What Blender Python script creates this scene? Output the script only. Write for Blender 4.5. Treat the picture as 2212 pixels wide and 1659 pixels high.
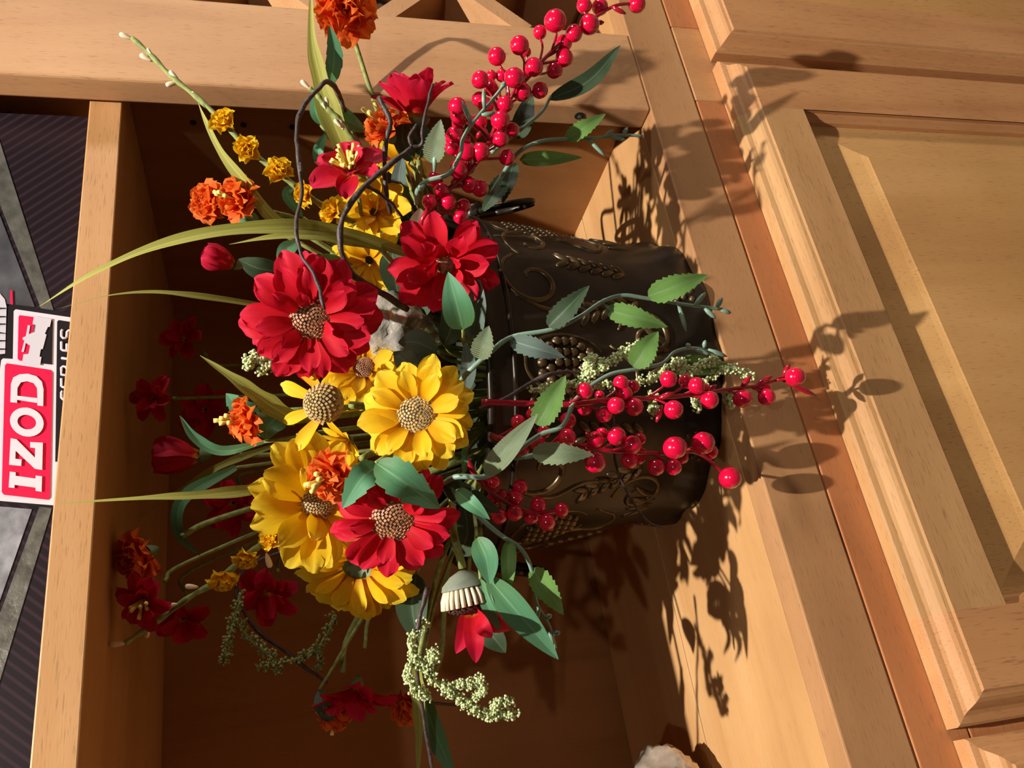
import bpy, bmesh, math, random
from mathutils import Vector, Matrix, noise
for o in list(bpy.data.objects): bpy.data.objects.remove(o)
S = bpy.context.scene
COL = S.collection
random.seed(7)
# ------------------------------------------------------------------ camera
F = 1865.1
CAM = Vector((-0.4365, -0.416, 0.2675))
AX = Vector((-0.1521, -0.2197, -0.9636))     # image right  (the photo was taken with the phone on its side)
AY = Vector((-0.8817, 0.4708, 0.0318))       # image down
AZ = Vector((0.4467, 0.8544, -0.2653))       # view direction
cd = bpy.data.cameras.new('camera'); cam = bpy.data.objects.new('camera', cd); COL.objects.link(cam)
cd.sensor_fit = 'HORIZONTAL'; cd.sensor_width = 36; cd.lens = 36*F/2212; cd.clip_start = .01
m3 = Matrix((AX, -AY, -AZ)).transposed()
cam.matrix_world = Matrix.Translation(CAM) @ m3.to_4x4()
S.camera = cam
# ------------------------------------------------------------------ light
W = bpy.data.worlds.new('room_light'); S.world = W; W.use_nodes = True
W.node_tree.nodes['Background'].inputs[0].default_value = (1, .93, .86, 1)
W.node_tree.nodes['Background'].inputs[1].default_value = .038
def lamp(name, loc, power, radius, col):
    l = bpy.data.lights.new(name, 'POINT'); l.energy = power; l.shadow_soft_size = radius; l.color = col
    o = bpy.data.objects.new(name, l); o.location = loc; COL.objects.link(o); return o
lamp('ceiling_spot', (-.30, -.58, 1.72), 228, .014, (1, .95, .90))
lamp('ceiling_spot', (-.95, -1.9, 1.55), 22, .03, (1, .93, .86))
lamp('shaded_lamp', (2.1, -1.2, .75), 120, .16, (1, .93, .86))
S.view_settings.view_transform = 'Standard'; S.view_settings.look = 'None'
S.view_settings.exposure = 0; S.view_settings.gamma = 1; S.view_settings.use_curve_mapping = False
# ------------------------------------------------------------------ helpers
def ray(x, y): return (AX*((x-1106)/F) + AY*((y-829.5)/F) + AZ)
PAIL = Vector((-.17, .10, 0)); FH = Vector((.463, .886, 0)); RT = Vector((.886, -.463, 0))
def P(x, y, w=.1):
    """point on the sight line of a photo pixel, w metres in front of the pail's axis"""
    d = ray(x, y); s = (PAIL - FH*w - CAM).dot(FH)/d.dot(FH); return CAM + d*s
def onY(x, y, Y):
    d = ray(x, y); return CAM + d*((Y-CAM.y)/d.y)
def onZ(x, y, Z):
    d = ray(x, y); return CAM + d*((Z-CAM.z)/d.z)
def pxm(x, y, w): return (P(x, y, w)-CAM).dot(AZ)/F
def N(a, b, c): return (AX*a - AY*b - AZ*c).normalized()   # a: image right, b: image up, c: to the viewer
def new_mesh(name, v, f, uv=None, smooth=True):
    me = bpy.data.meshes.new(name); me.from_pydata([tuple(p) for p in v], [], f); me.update()
    if smooth: me.polygons.foreach_set('use_smooth', [True]*len(me.polygons))
    if uv:
        l = me.uv_layers.new(name='UVMap')
        for lp in me.loops: l.data[lp.index].uv = uv[lp.vertex_index]
    return me
def put(name, me, mat, root=None, M=None):
    o = bpy.data.objects.new(name, me); COL.objects.link(o)
    if mat is not None and not me.materials: me.materials.append(mat)
    if root is not None:
        o.parent = root
        L = root
        T = Matrix.Identity(4)
        while L is not None:
            T = T @ L.matrix_parent_inverse if False else T
            L = L.parent
        o.matrix_parent_inverse = Matrix.Translation(-Vector(root['_base']))
    if M is not None: o.matrix_basis = M
    return o
def obj(name, geo, mat, root=None, M=None, smooth=True, uv=None):
    return put(name, new_mesh(name, geo[0], geo[1], geo[2] if len(geo) > 2 else uv, smooth), mat, root, M)
def sub(o, parent):       # make o a sub-part of an un-rotated part
    o.parent = parent; o.matrix_parent_inverse = parent.matrix_basis.inverted(); return o
def thing(name, label, cat, base, group=None):
    o = bpy.data.objects.new(name, None); COL.objects.link(o); o.location = base; o.empty_display_size = .02
    o['label'] = label; o['category'] = cat; o['_base'] = tuple(base)
    if group: o['group'] = group
    return o
def tag(o, label, cat, group=None):
    o['label'] = label; o['category'] = cat
    if group: o['group'] = group
    return o
def join(*gs):
    v = []; f = []
    for g in gs:
        b = len(v); v += list(g[0]); f += [tuple(i+b for i in q) for q in g[1]]
    return v, f
def box(x0, x1, y0, y1, z0, z1):
    v = [Vector((x, y, z)) for x in (x0, x1) for y in (y0, y1) for z in (z0, z1)]
    return v, [(0,1,3,2), (4,6,7,5), (0,4,5,1), (2,3,7,6), (0,2,6,4), (1,5,7,3)]
def bbox(x0, x1, y0, y1, z0, z1, b=.0012):
    bm = bmesh.new(); g = box(x0, x1, y0, y1, z0, z1)
    vs = [bm.verts.new(p) for p in g[0]]
    for q in g[1]: bm.faces.new([vs[i] for i in q])
    bmesh.ops.recalc_face_normals(bm, faces=bm.faces)
    bmesh.ops.bevel(bm, geom=list(bm.edges), offset=b, segments=2, affect='EDGES', profile=.5)
    bm.verts.index_update()
    r = [v.co.copy() for v in bm.verts], [tuple(v.index for v in f.verts) for f in bm.faces]
    bm.free(); return r
def spline(pts, n=6):
    pts = [Vector(p) for p in pts]
    if len(pts) < 3:
        return [pts[0].lerp(pts[-1], i/n) for i in range(n+1)]
    e = [pts[0]*2-pts[1]] + pts + [pts[-1]*2-pts[-2]]; out = []
    for i in range(1, len(e)-2):
        a, b, c, d = e[i-1], e[i], e[i+1], e[i+2]
        for k in range(n):
            t = k/n
            out.append(.5*((2*b)+(c-a)*t+(2*a-5*b+4*c-d)*t*t+(3*b-a-3*c+d)*t**3))
    out.append(pts[-1]); return out
def tube(pts, rad, seg=6):
    n = len(pts); v = []; f = []
    if not callable(rad):
        rr = rad if isinstance(rad, (list, tuple)) else (rad, rad)
        rad = lambda t: rr[0]+(rr[1]-rr[0])*t
    t0 = (pts[1]-pts[0]).normalized(); u = t0.orthogonal().normalized()
    for i, p in enumerate(pts):
        t = (pts[min(i+1, n-1)]-pts[max(i-1, 0)])
        t = t.normalized() if t.length > 1e-9 else t0
        u = (u - t*u.dot(t)); u = u.normalized() if u.length > 1e-6 else t.orthogonal().normalized()
        w = t.cross(u); r = rad(i/(n-1))
        for k in range(seg):
            a = 2*math.pi*k/seg; v.append(p+(u*math.cos(a)+w*math.sin(a))*r)
    for i in range(n-1):
        for k in range(seg):
            a = i*seg+k; b = i*seg+(k+1) % seg; f.append((a, b, b+seg, a+seg))
    f.append(tuple(range(seg-1, -1, -1))); f.append(tuple(range((n-1)*seg, n*seg)))
    return v, f
def ball(c, r, nu=14, nv=9, sq=(1, 1, 1)):
    v = [Vector(c)+Vector((0, 0, r*sq[2]))]; f = []
    for i in range(1, nv):
        th = math.pi*i/nv
        for k in range(nu):
            a = 2*math.pi*k/nu
            v.append(Vector(c)+Vector((r*sq[0]*math.sin(th)*math.cos(a), r*sq[1]*math.sin(th)*math.sin(a), r*sq[2]*math.cos(th))))
    v.append(Vector(c)-Vector((0, 0, r*sq[2])))
    for k in range(nu): f.append((0, 1+k, 1+(k+1) % nu))
    for i in range(nv-2):
        for k in range(nu):
            a = 1+i*nu+k; b = 1+i*nu+(k+1) % nu; f.append((a, a+nu, b+nu, b))
    e = len(v)-1
    for k in range(nu): f.append((e, e-nu+(k+1) % nu, e-nu+k))
    return v, f
def ribbon(pts, half, face, cup=.25, na=4, teeth=0, amp=0., roll=0., wave=0.):
    """leaf / blade along pts; half(t) half width; face: direction its face looks to; cup folds it along the rib"""
    n = len(pts); v = []; f = []; uv = []
    for i, p in enumerate(pts):
        t = (pts[min(i+1, n-1)]-pts[max(i-1, 0)]).normalized()
        s = t.cross(face).normalized(); nn = s.cross(t).normalized()
        q = Matrix.Rotation(math.radians(roll if not callable(roll) else roll(i/(n-1))), 3, t)
        s = q @ s; nn = q @ nn
        h = half(i/(n-1))
        if teeth: h *= 1+amp*(1-2*((i/(n-1)*teeth) % 1))
        for k in range(na+1):
            a = -1+2*k/na
            v.append(p+s*(h*a)+nn*(cup*h*abs(a)+wave*h*math.sin(i*1.3+k*1.1)))
            uv.append((i/(n-1), k/na))
    for i in range(n-1):
        for k in range(na):
            a = i*(na+1)+k; f.append((a, a+1, a+na+2, a+na+1))
    return v, f, uv
# ------------------------------------------------------------------ materials
def mat(name):
    m = bpy.data.materials.new(name); m.use_nodes = True
    nt = m.node_tree; return m, nt, nt.nodes, nt.links, nt.nodes['Principled BSDF']
def ramp(nodes, stops):
    r = nodes.new('ShaderNodeValToRGB'); e = r.color_ramp.elements
    while len(e) < len(stops): e.new(.5)
    for i, (p, c) in enumerate(stops): e[i].position = p; e[i].color = (*c, 1)
    return r
def wood(name, axis, c1, c2, c3, rough=.58, seed=0., flecks=.35):
    m, nt, n, l, b = mat(name)
    tc = n.new('ShaderNodeTexCoord'); mp = n.new('ShaderNodeMapping')
    sc = [26, 26, 26]; sc[axis] = 2.2
    mp.inputs['Scale'].default_value = sc; mp.inputs['Location'].default_value = (seed, seed*1.7, seed*.6)
    l.new(tc.outputs['Object'], mp.inputs['Vector'])
    a = n.new('ShaderNodeTexNoise'); a.inputs['Scale'].default_value = 1; a.inputs['Detail'].default_value = 6; a.inputs['Distortion'].default_value = .7
    l.new(mp.outputs[0], a.inputs['Vector'])
    r = ramp(n, [(.25, c1), (.5, c2), (.78, c3)]); l.new(a.outputs[0], r.inputs[0])
    mp2 = n.new('ShaderNodeMapping'); s2 = [1300, 1300, 1300]; s2[axis] = 110
    mp2.inputs['Scale'].default_value = s2; l.new(tc.outputs['Object'], mp2.inputs['Vector'])
    g = n.new('ShaderNodeTexNoise'); g.inputs['Scale'].default_value = 1; g.inputs['Detail'].default_value = 3; l.new(mp2.outputs[0], g.inputs['Vector'])
    r2 = ramp(n, [(.28, (1-flecks,)*3), (.42, (1, 1, 1))]); l.new(g.outputs[0], r2.inputs[0])
    bl = n.new('ShaderNodeTexNoise'); bl.inputs['Scale'].default_value = 9; bl.inputs['Detail'].default_value = 2; l.new(tc.outputs['Object'], bl.inputs['Vector'])
    r3 = ramp(n, [(.3, (.84, .80, .76)), (.65, (1, 1, 1))]); l.new(bl.outputs[0], r3.inputs[0])
    x = n.new('ShaderNodeMix'); x.data_type = 'RGBA'; x.blend_type = 'MULTIPLY'; x.inputs[0].default_value = 1
    l.new(r.outputs[0], x.inputs[6]); l.new(r2.outputs[0], x.inputs[7])
    y = n.new('ShaderNodeMix'); y.data_type = 'RGBA'; y.blend_type = 'MULTIPLY'; y.inputs[0].default_value = .8
    l.new(x.outputs[2], y.inputs[6]); l.new(r3.outputs[0], y.inputs[7])
    l.new(y.outputs[2], b.inputs['Base Color'])
    b.inputs['Roughness'].default_value = rough; b.inputs['Specular IOR Level'].default_value = .28
    bp = n.new('ShaderNodeBump'); bp.inputs['Strength'].default_value = .06; bp.inputs['Distance'].default_value = .001
    l.new(g.outputs[0], bp.inputs['Height']); l.new(bp.outputs[0], b.inputs['Normal'])
    return m
H1, H2, H3 = (.47, .235, .10), (.56, .30, .135), (.63, .355, .17)
wood_z = wood('maple_upright_grain', 2, H1, H2, H3, seed=3)
wood_x = wood('maple_level_grain', 0, H1, H2, H3, seed=11)
wood_br = wood('brown_maple_rail', 0, (.38, .185, .075), (.45, .23, .095), (.51, .275, .12), seed=15, flecks=.3)
wood_sh = wood('maple_shelf_edge', 0, (.45, .22, .08), (.54, .28, .11), (.60, .34, .15), rough=.45, seed=5, flecks=.3)
wood_fl = wood('maple_floor_board', 0, (.48, .24, .085), (.57, .31, .12), (.63, .37, .16), seed=21, flecks=.15)
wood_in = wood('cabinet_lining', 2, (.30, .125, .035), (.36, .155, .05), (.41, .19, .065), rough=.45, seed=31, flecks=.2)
wood_rd = wood('reddish_maple', 0, (.42, .145, .05), (.50, .19, .065), (.55, .235, .085), seed=41)
wood_dx = wood('door_rail_maple', 0, (.46, .24, .09), (.53, .29, .115), (.60, .345, .15), seed=51)
wood_dz = wood('door_stile_maple', 2, (.46, .21, .08), (.54, .26, .10), (.60, .31, .13), seed=61)
wood_pn = wood('door_panel_maple', 2, (.49, .25, .085), (.55, .295, .10), (.60, .335, .125), seed=71)
def plain(name, col, rough=.5, metal=0., spec=.5, noise_amt=0., scale=60, bump=0., coat=0.):
    m, nt, n, l, b = mat(name)
    b.inputs['Base Color'].default_value = (*col, 1); b.inputs['Roughness'].default_value = rough
    b.inputs['Metallic'].default_value = metal; b.inputs['Specular IOR Level'].default_value = spec
    b.inputs['Coat Weight'].default_value = coat; b.inputs['Coat Roughness'].default_value = .08
    if noise_amt or bump:
        tc = n.new('ShaderNodeTexCoord'); a = n.new('ShaderNodeTexNoise'); a.inputs['Scale'].default_value = scale; a.inputs['Detail'].default_value = 4
        l.new(tc.outputs['Object'], a.inputs['Vector'])
        if noise_amt:
            r = ramp(n, [(.3, tuple(c*(1-noise_amt) for c in col)), (.7, tuple(min(1, c*(1+noise_amt)) for c in col))])
            l.new(a.outputs[0], r.inputs[0]); l.new(r.outputs[0], b.inputs['Base Color'])
        if bump:
            bp = n.new('ShaderNodeBump'); bp.inputs['Strength'].default_value = bump; bp.inputs['Distance'].default_value = .002
            l.new(a.outputs[0], bp.inputs['Height']); l.new(bp.outputs[0], b.inputs['Normal'])
    return m
def cloth(name, stops, trans=.3, rough=.65, weave=0., rib=None, vein=.12):
    """silk petal / leaf: colour runs from base to tip (UV u), veins along, light shines through"""
    m, nt, n, l, b = mat(name)
    uv = n.new('ShaderNodeUVMap'); sp = n.new('ShaderNodeSeparateXYZ'); l.new(uv.outputs[0], sp.inputs[0])
    r = ramp(n, stops); l.new(sp.outputs[0], r.inputs[0]); c = r.outputs[0]
    mp = n.new('ShaderNodeMapping'); mp.inputs['Scale'].default_value = (2, 26, 1); l.new(uv.outputs[0], mp.inputs[0])
    a = n.new('ShaderNodeTexNoise'); a.inputs['Scale'].default_value = 1; a.inputs['Detail'].default_value = 2; l.new(mp.outputs[0], a.inputs['Vector'])
    r2 = ramp(n, [(.3, (1-vein*2,)*3), (.7, (1, 1, 1))]); l.new(a.outputs[0], r2.inputs[0])
    x = n.new('ShaderNodeMix'); x.data_type = 'RGBA'; x.blend_type = 'MULTIPLY'; x.inputs[0].default_value = 1
    l.new(c, x.inputs[6]); l.new(r2.outputs[0], x.inputs[7]); c = x.outputs[2]
    if rib:
        k = n.new('ShaderNodeMath'); k.operation = 'SUBTRACT'; k.inputs[1].default_value = .5; l.new(sp.outputs[1], k.inputs[0])
        k2 = n.new('ShaderNodeMath'); k2.operation = 'ABSOLUTE'; l.new(k.outputs[0], k2.inputs[0])
        r3 = ramp(n, [(.0, (1, 1, 1)), (.05, (0, 0, 0))]); l.new(k2.outputs[0], r3.inputs[0])
        x = n.new('ShaderNodeMix'); x.data_type = 'RGBA'; l.new(r3.outputs[0], x.inputs[0]); l.new(c, x.inputs[6]); x.inputs[7].default_value = (*rib, 1); c = x.outputs[2]
    l.new(c, b.inputs['Base Color']); b.inputs['Roughness'].default_value = rough; b.inputs['Specular IOR Level'].default_value = .25
    if weave:
        tc = n.new('ShaderNodeTexCoord'); w = n.new('ShaderNodeTexWave'); w.inputs['Scale'].default_value = 700; l.new(tc.outputs['Object'], w.inputs[0])
        bp = n.new('ShaderNodeBump'); bp.inputs['Strength'].default_value = weave; bp.inputs['Distance'].default_value = .0004
        l.new(w.outputs[1], bp.inputs['Height']); l.new(bp.outputs[0], b.inputs['Normal'])
    t = n.new('ShaderNodeBsdfTranslucent'); l.new(c, t.inputs[0])
    ms = n.new('ShaderNodeMixShader'); ms.inputs[0].default_value = trans
    l.new(b.outputs[0], ms.inputs[1]); l.new(t.outputs[0], ms.inputs[2]); l.new(ms.outputs[0], n['Material Output'].inputs[0])
    return m
red = cloth('red_silk', [(0, (.55, .05, .01)), (.18, (.62, .004, .012)), (.7, (.70, .004, .022)), (1, (.78, .012, .05))], .3)
red2 = cloth('rose_red_silk', [(0, (.85, .40, .04)), (.16, (.62, .01, .015)), (.6, (.64, .004, .03)), (1, (.72, .02, .07))], .3)
yel = cloth('yellow_silk', [(0, (.62, .25, .002)), (.22, (.93, .50, .004)), (.7, (.98, .63, .010)), (1, (1, .72, .045))], .38, vein=.07)
orange = cloth('orange_silk', [(0, (.9, .10, .008)), (.5, (1, .14, .012)), (1, (1, .25, .035))], .45, vein=.15)
gold_bl = cloth('golden_blossom_silk', [(0, (.92, .42, .005)), (1, (1, .66, .015))], .45)
leaf_s = cloth('smooth_green_leaf', [(0, (.10, .22, .07)), (.5, (.12, .33, .16)), (1, (.15, .38, .20))], .22, rib=(.20, .42, .20), rough=.5)
leaf_v = cloth('vine_leaf_fabric', [(0, (.17, .33, .07)), (.5, (.21, .42, .10)), (1, (.26, .48, .13))], .3, weave=.5, rib=(.24, .40, .18), rough=.45)
leaf_d = cloth('dark_leaf_fabric', [(0, (.05, .085, .04)), (1, (.075, .12, .06))], .12, weave=.4, rib=(.14, .20, .11), rough=.45)
leaf_g = cloth('grey_green_leaf', [(0, (.12, .17, .13)), (1, (.17, .24, .20))], .15, weave=.4, rib=(.24, .30, .24))
leaf_p = cloth('pale_leaf_fabric', [(0, (.27, .34, .18)), (1, (.33, .42, .24))], .25, weave=.6, rib=(.24, .34, .22), rough=.4)
blade = cloth('olive_grass_blade', [(0, (.36, .36, .06)), (.6, (.50, .48, .09)), (1, (.56, .53, .12))], .25, rib=(.52, .52, .16), vein=.25)
stem_g = plain('green_wrapped_stem', (.22, .25, .06), .7, noise_amt=.3, scale=300)
stem_b = plain('blue_green_vine_stem', (.20, .31, .22), .35, noise_amt=.15, scale=120)
stem_r = plain('red_twig_enamel', (.36, .006, .02), .2, coat=.6)
berry_m = plain('red_berry_lacquer', (.69, .003, .042), .16, spec=.6, coat=.8, noise_amt=.06, scale=80)
bark = plain('dark_brown_twig', (.055, .035, .03), .55, noise_amt=.4, scale=260, bump=.5)
cream = plain('cream_bud', (.78, .62, .40), .5)
stamen_m = plain('yellow_stamen', (.86, .66, .16), .5)
seed_tan = plain('tan_seed_disc', (.50, .35, .14), .6, noise_amt=.5, scale=400)
seed_br = plain('brown_seed_disc', (.40, .19, .09), .6, noise_amt=.6, scale=400)
calyx_m = plain('green_calyx', (.12, .17, .07), .6, noise_amt=.3, scale=150)
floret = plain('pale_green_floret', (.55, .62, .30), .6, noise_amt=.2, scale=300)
floret_d = plain('shade_dimmed_floret', (.20, .21, .06), .7)  # floret green darkened in the colour itself for sprigs in the cabinet's shade
pailm = plain('dark_bronze_metal', (.035, .026, .017), .36, metal=.55, noise_amt=.6, scale=28, bump=.15)
pail_hi = plain('rubbed_bronze_relief', (.12, .078, .034), .34, metal=.6, noise_amt=.5, scale=60)
hole_m = plain('dark_hole', (.012, .008, .005), .8)
steel = plain('steel_pin', (.6, .57, .52), .3, metal=.9)
foam_m = plain('dark_green_foam', (.02, .03, .012), .9, noise_amt=.4, scale=90, bump=.8)
foil2 = plain('wrapped_bundle_film', (.50, .40, .30), .14, metal=.25, noise_amt=.75, scale=38, bump=.9, coat=1)
foil = plain('silvery_cellophane', (.62, .62, .52), .14, metal=.5, noise_amt=.4, scale=95, bump=1.0, coat=1)
# ------------------------------------------------------------------ setting
fl = obj('floor', box(-2.2, 2.2, -2.6, .32, -.90, -.86), plain('dark_floor', (.16, .10, .06), .5, noise_amt=.2, scale=3), smooth=False); fl['kind'] = 'structure'
wl = obj('wall_back', box(-2.2, 2.2, .325, .40, -.90, 1.9), plain('beige_wall', (.55, .47, .38), .8, noise_amt=.05, scale=5), smooth=False); wl['kind'] = 'structure'
# ------------------------------------------------------------------ upper cabinet (open shelves)
XL = -.74; XS = .077; XR = .62; T = .019; ZS = .3544; ZT = .80; ZB = -.038
uc = thing('shelf_cabinet', 'honey maple open shelf cabinet with a face frame, holding the flower pail', 'cabinet', (XS, .15, ZB))
def ucp(name, g, m, s=False): return obj(name, g, m, uc, smooth=s)
ucp('stile', bbox(0, XS, 0, T, 0, ZT, .0016), wood_z)
ucp('stile', bbox(XL-.05, XL, 0, T, 0, ZT, .0016), wood_z)
ucp('stile', bbox(XR, XR+.05, 0, T, 0, ZT, .0016), wood_z)
ucp('bottom_rail', bbox(XL-.05, XR+.05, 0, T, ZB, 0, .0010), wood_br)
ucp('top_rail', bbox(XL-.05, XR+.05, 0, T, ZT, ZT+.05, .0015), wood_x)
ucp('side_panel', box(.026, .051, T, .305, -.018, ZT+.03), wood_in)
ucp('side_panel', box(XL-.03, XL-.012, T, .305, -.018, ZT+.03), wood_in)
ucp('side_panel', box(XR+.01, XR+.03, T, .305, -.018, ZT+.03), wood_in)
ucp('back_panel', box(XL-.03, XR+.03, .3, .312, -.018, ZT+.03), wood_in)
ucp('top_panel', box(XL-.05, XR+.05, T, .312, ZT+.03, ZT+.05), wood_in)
ucp('floor_board', bbox(XL-.012, .026, T, .1553, -.018, -.0002, .0004), wood_fl)
ucp('floor_board', bbox(XL-.012, .026, .1568, .2992, -.018, -.0002, .0004), wood_fl)
ucp('floor_board', bbox(.051, XR+.01, T, .3, -.018, -.0002, .0004), wood_fl)
ucp('shelf', bbox(XL-.011, .025, .021, .2985, ZS, ZS+T, .0008), wood_sh)
ucp('shelf', bbox(.052, XR+.009, .021, .2985, ZS, ZS+T, .0008), wood_sh)
# peg holes on the side panel, pin hole on the stile
for z in [.316-.0335*i for i in range(6)] + [.43, .46, .49]:
    ucp('peg_hole', tube([Vector((.0264, .060, z)), Vector((.0252, .060, z))], .0022, 12), hole_m)
ph = ucp('pin_hole', tube([Vector((.0004, .0095, .052)), Vector((-.0004, .0095, .052))], .0034, 16), hole_m)
pn = ucp('pin', tube([Vector((-.0003, .0105, .0512)), Vector((-.0010, .0105, .0512))], .0016, 12), steel)
# diagonal wine lattice in the right bay
def slat(p, q, y0=.006, y1=.28, t=.013):
    a = Vector((p[0], 0, p[1])); b = Vector((q[0], 0, q[1])); d = (b-a).normalized(); n = Vector((-d.z, 0, d.x))*t/2
    v = [c+n*s+Vector((0, y, 0)) for c in (a, b) for s in (-1, 1) for y in (y0, y1)]
    return v, [(0,1,3,2), (4,6,7,5), (0,4,5,1), (2,3,7,6), (0,2,6,4), (1,5,7,3)]
for z0, dr in ((.078, 1), (.188, -1), (.222, 1), (.335, -1)):
    ln = .27 if dr > 0 else .19
    ln = min(ln, (ZS-.012-z0) if dr > 0 else z0-.005)
    ucp('lattice_slat', slat((XS+.004, z0), (XS+.004+ln*1.0, z0+dr*ln), .006 if dr > 0 else .0068, .28 if dr > 0 else .2788), wood_x)
ucp('lattice_slat', slat((XS+.10, .002), (XS+.42, .322)), wood_x)
ucp('lattice_slat', slat((XS+.44, .002), (XS+.14, .302), .0068, .2788), wood_x)
glass = plain('black_bottle_glass', (.006, .006, .007), .06, spec=.7)
def bottle(label, x, z, y0=.05, rb=.036):
    pr_ = [(0, .0), (.0, .70), (.004, .95), (.012, 1), (.13, 1), (.150, .85), (.17, .5), (.185, .38), (.205, .36), (.206, .40), (.214, .40), (.215, .0)]; n = 32; v = []; f = []
    for (yy, k) in pr_:
        for i in range(n): a = 2*math.pi*i/n; v.append(Vector((x+rb*k*math.cos(a), y0+yy, z+rb*k*math.sin(a))))
    for j in range(len(pr_)-1):
        for i in range(n): a = j*n+i; b = j*n+(i+1) % n; f.append((a, b, b+n, a+n))
    rt = thing('wine_bottle', label, 'bottle', (x, y0+.1, z-rb)); obj('bottle_glass', (v, f), glass, rt)
    obj('foil_cap', tube([Vector((x, y0+.188, z)), Vector((x, y0+.2155, z))], rb*.42, 16), plain('dark_foil', (.05, .01, .012), .3, metal=.6), rt)
bottle('black glass bottle lying in the crossed lattice slats', XS+.059, .190, rb=.033)
# ------------------------------------------------------------------ lower cabinet
lc = thing('base_cabinet', 'honey maple base cabinet with raised panel doors under the open shelves', 'cabinet', (-.2, .15, -.86))
def lcp(name, g, m, s=False): return obj(name, g, m, lc, smooth=s)
ZL = ZB-.0012
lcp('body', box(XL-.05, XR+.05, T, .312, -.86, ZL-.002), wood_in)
lcp('top_rail', bbox(XL-.05, .012, 0, T, ZL-.035, ZL, .0008), wood_rd)
lcp('center_stile', bbox(.0125, .09, 0, T, -.80, ZL, .0008), wood_dz)
lcp('top_rail', bbox(.0905, XR+.05, 0, T, ZL-.035, ZL, .0008), wood_rd)
lcp('stile', bbox(-.475, -.40, 0, T, -.80, ZL-.0355, .0008), wood_rd)
lcp('bottom_rail', bbox(XL-.05, .012, 0, T, -.86, -.80, .001), wood_rd)
PROF = [(0, 0), (0, -.0085), (.0012, -.0097), (.0032, -.0102), (.0048, -.0105), (.0066, -.0118), (.0082, -.0142), (.0098, -.0162), (.0118, -.0175), (.0140, -.0180), (.0152, -.0190)]
def sweep(prof, A, B, inn, mA, mB):
    """profile (inset, depth) swept from A to B; inn = inward direction; mA/mB: 1 mitred end, 0 square"""
    d = (B-A).normalized(); v = []; f = []; n = len(prof)
    for (C, s, m) in ((A, 1, mA), (B, -1, mB)):
        for (e, y) in prof: v.append(C+inn*e+d*(s*e*m)+Vector((0, y, 0)))
    for i in range(n-1): f.append((i, i+1, n+i+1, n+i))
    return v, f
def quad(x0, x1, z0, z1, y): return [Vector((x0, y, z0)), Vector((x1, y, z0)), Vector((x1, y, z1)), Vector((x0, y, z1))], [(0, 1, 2, 3)]
def door(x0, x1, z1, z0, sw=.0555, rw=.049):
    e = PROF[-1][0]; yf = -.0195; V = Vector
    def y(g): return [p+V((0, -.0006, 0)) for p in g[0]], g[1]
    ins = [(sw, yf+.0006), (sw, yf+.0032), (sw+.0015, -.0155), (sw+.0042, -.0150), (sw+.0062, -.0135), (sw+.0068, -.0095)]
    d = bpy.data.objects.new('door', None); COL.objects.link(d); d.empty_display_size = .02
    d.parent = lc; d.matrix_parent_inverse = Matrix.Translation(-Vector(lc['_base'])); d.location = (x0, 0, z0)
    def dp(name, g, m):
        o = obj(name, y(g), m, smooth=False); o.parent = d; o.matrix_parent_inverse = Matrix.Translation((-x0, 0, -z0)); return o
    zr = z1-rw; zq = z0+rw
    si = [(a-sw, b) for a, b in ins]
    for (X, inn) in ((x1, V((-1, 0, 0))), (x0, V((1, 0, 0)))):
        s = inn.x; a = X+s*sw
        g = join(sweep(PROF, V((X, 0, z0)), V((X, 0, z1)), inn, 1, 1), sweep(PROF, V((X, 0, z1)), V((a, 0, z1)), V((0, 0, -1)), 1, 0),
                 sweep(PROF, V((X, 0, z0)), V((a, 0, z0)), V((0, 0, 1)), 1, 0), quad(X+s*e, a, z0+e, z1-e, -.019),
                 sweep([(p[0], p[1]+.0006) for p in si], V((a, 0, zq)), V((a, 0, zr)), V((s, 0, 0)), 1, 1))
        dp('door_stile', g, wood_dz)
    xa, xb = x0+sw, x1-sw
    for (Z, inn, zi) in ((z1, V((0, 0, -1)), zr), (z0, V((0, 0, 1)), zq)):
        g = join(sweep(PROF, V((xa, 0, Z)), V((xb, 0, Z)), inn, 0, 0), quad(xa, xb, min(Z+inn.z*e, zi), max(Z+inn.z*e, zi), -.019),
                 sweep([(p[0], p[1]+.0006) for p in si], V((xa, 0, zi)), V((xb, 0, zi)), inn, 1, 1))
        dp('door_rail', g, wood_dx)
    pp = [(0, -.0095), (.004, -.0092), (.010, -.0098), (.020, -.0118), (.030, -.0145), (.0335, -.0158), (.0345, -.0163)]
    q = .0065; pa, pb, pc, pd = xa+q, xb-q, zq+q, zr-q; ee = pp[-1][0]
    g = join(sweep(pp, V((pa, 0, pd)), V((pb, 0, pd)), V((0, 0, -1)), 1, 1), sweep(pp, V((pa, 0, pc)), V((pb, 0, pc)), V((0, 0, 1)), 1, 1),
             sweep(pp, V((pa, 0, pc)), V((pa, 0, pd)), V((1, 0, 0)), 1, 1), sweep(pp, V((pb, 0, pc)), V((pb, 0, pd)), V((-1, 0, 0)), 1, 1),
             quad(pa+ee, pb-ee, pc+ee, pd-ee, pp[-1][1]))
    dp('raised_panel', g, wood_pn)
    return d
door(-.429, .044, -.0611, -.56)
door(.0535, .5, -.0625, -.56)
door(-.79, -.4345, -.0625, -.56)
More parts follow.
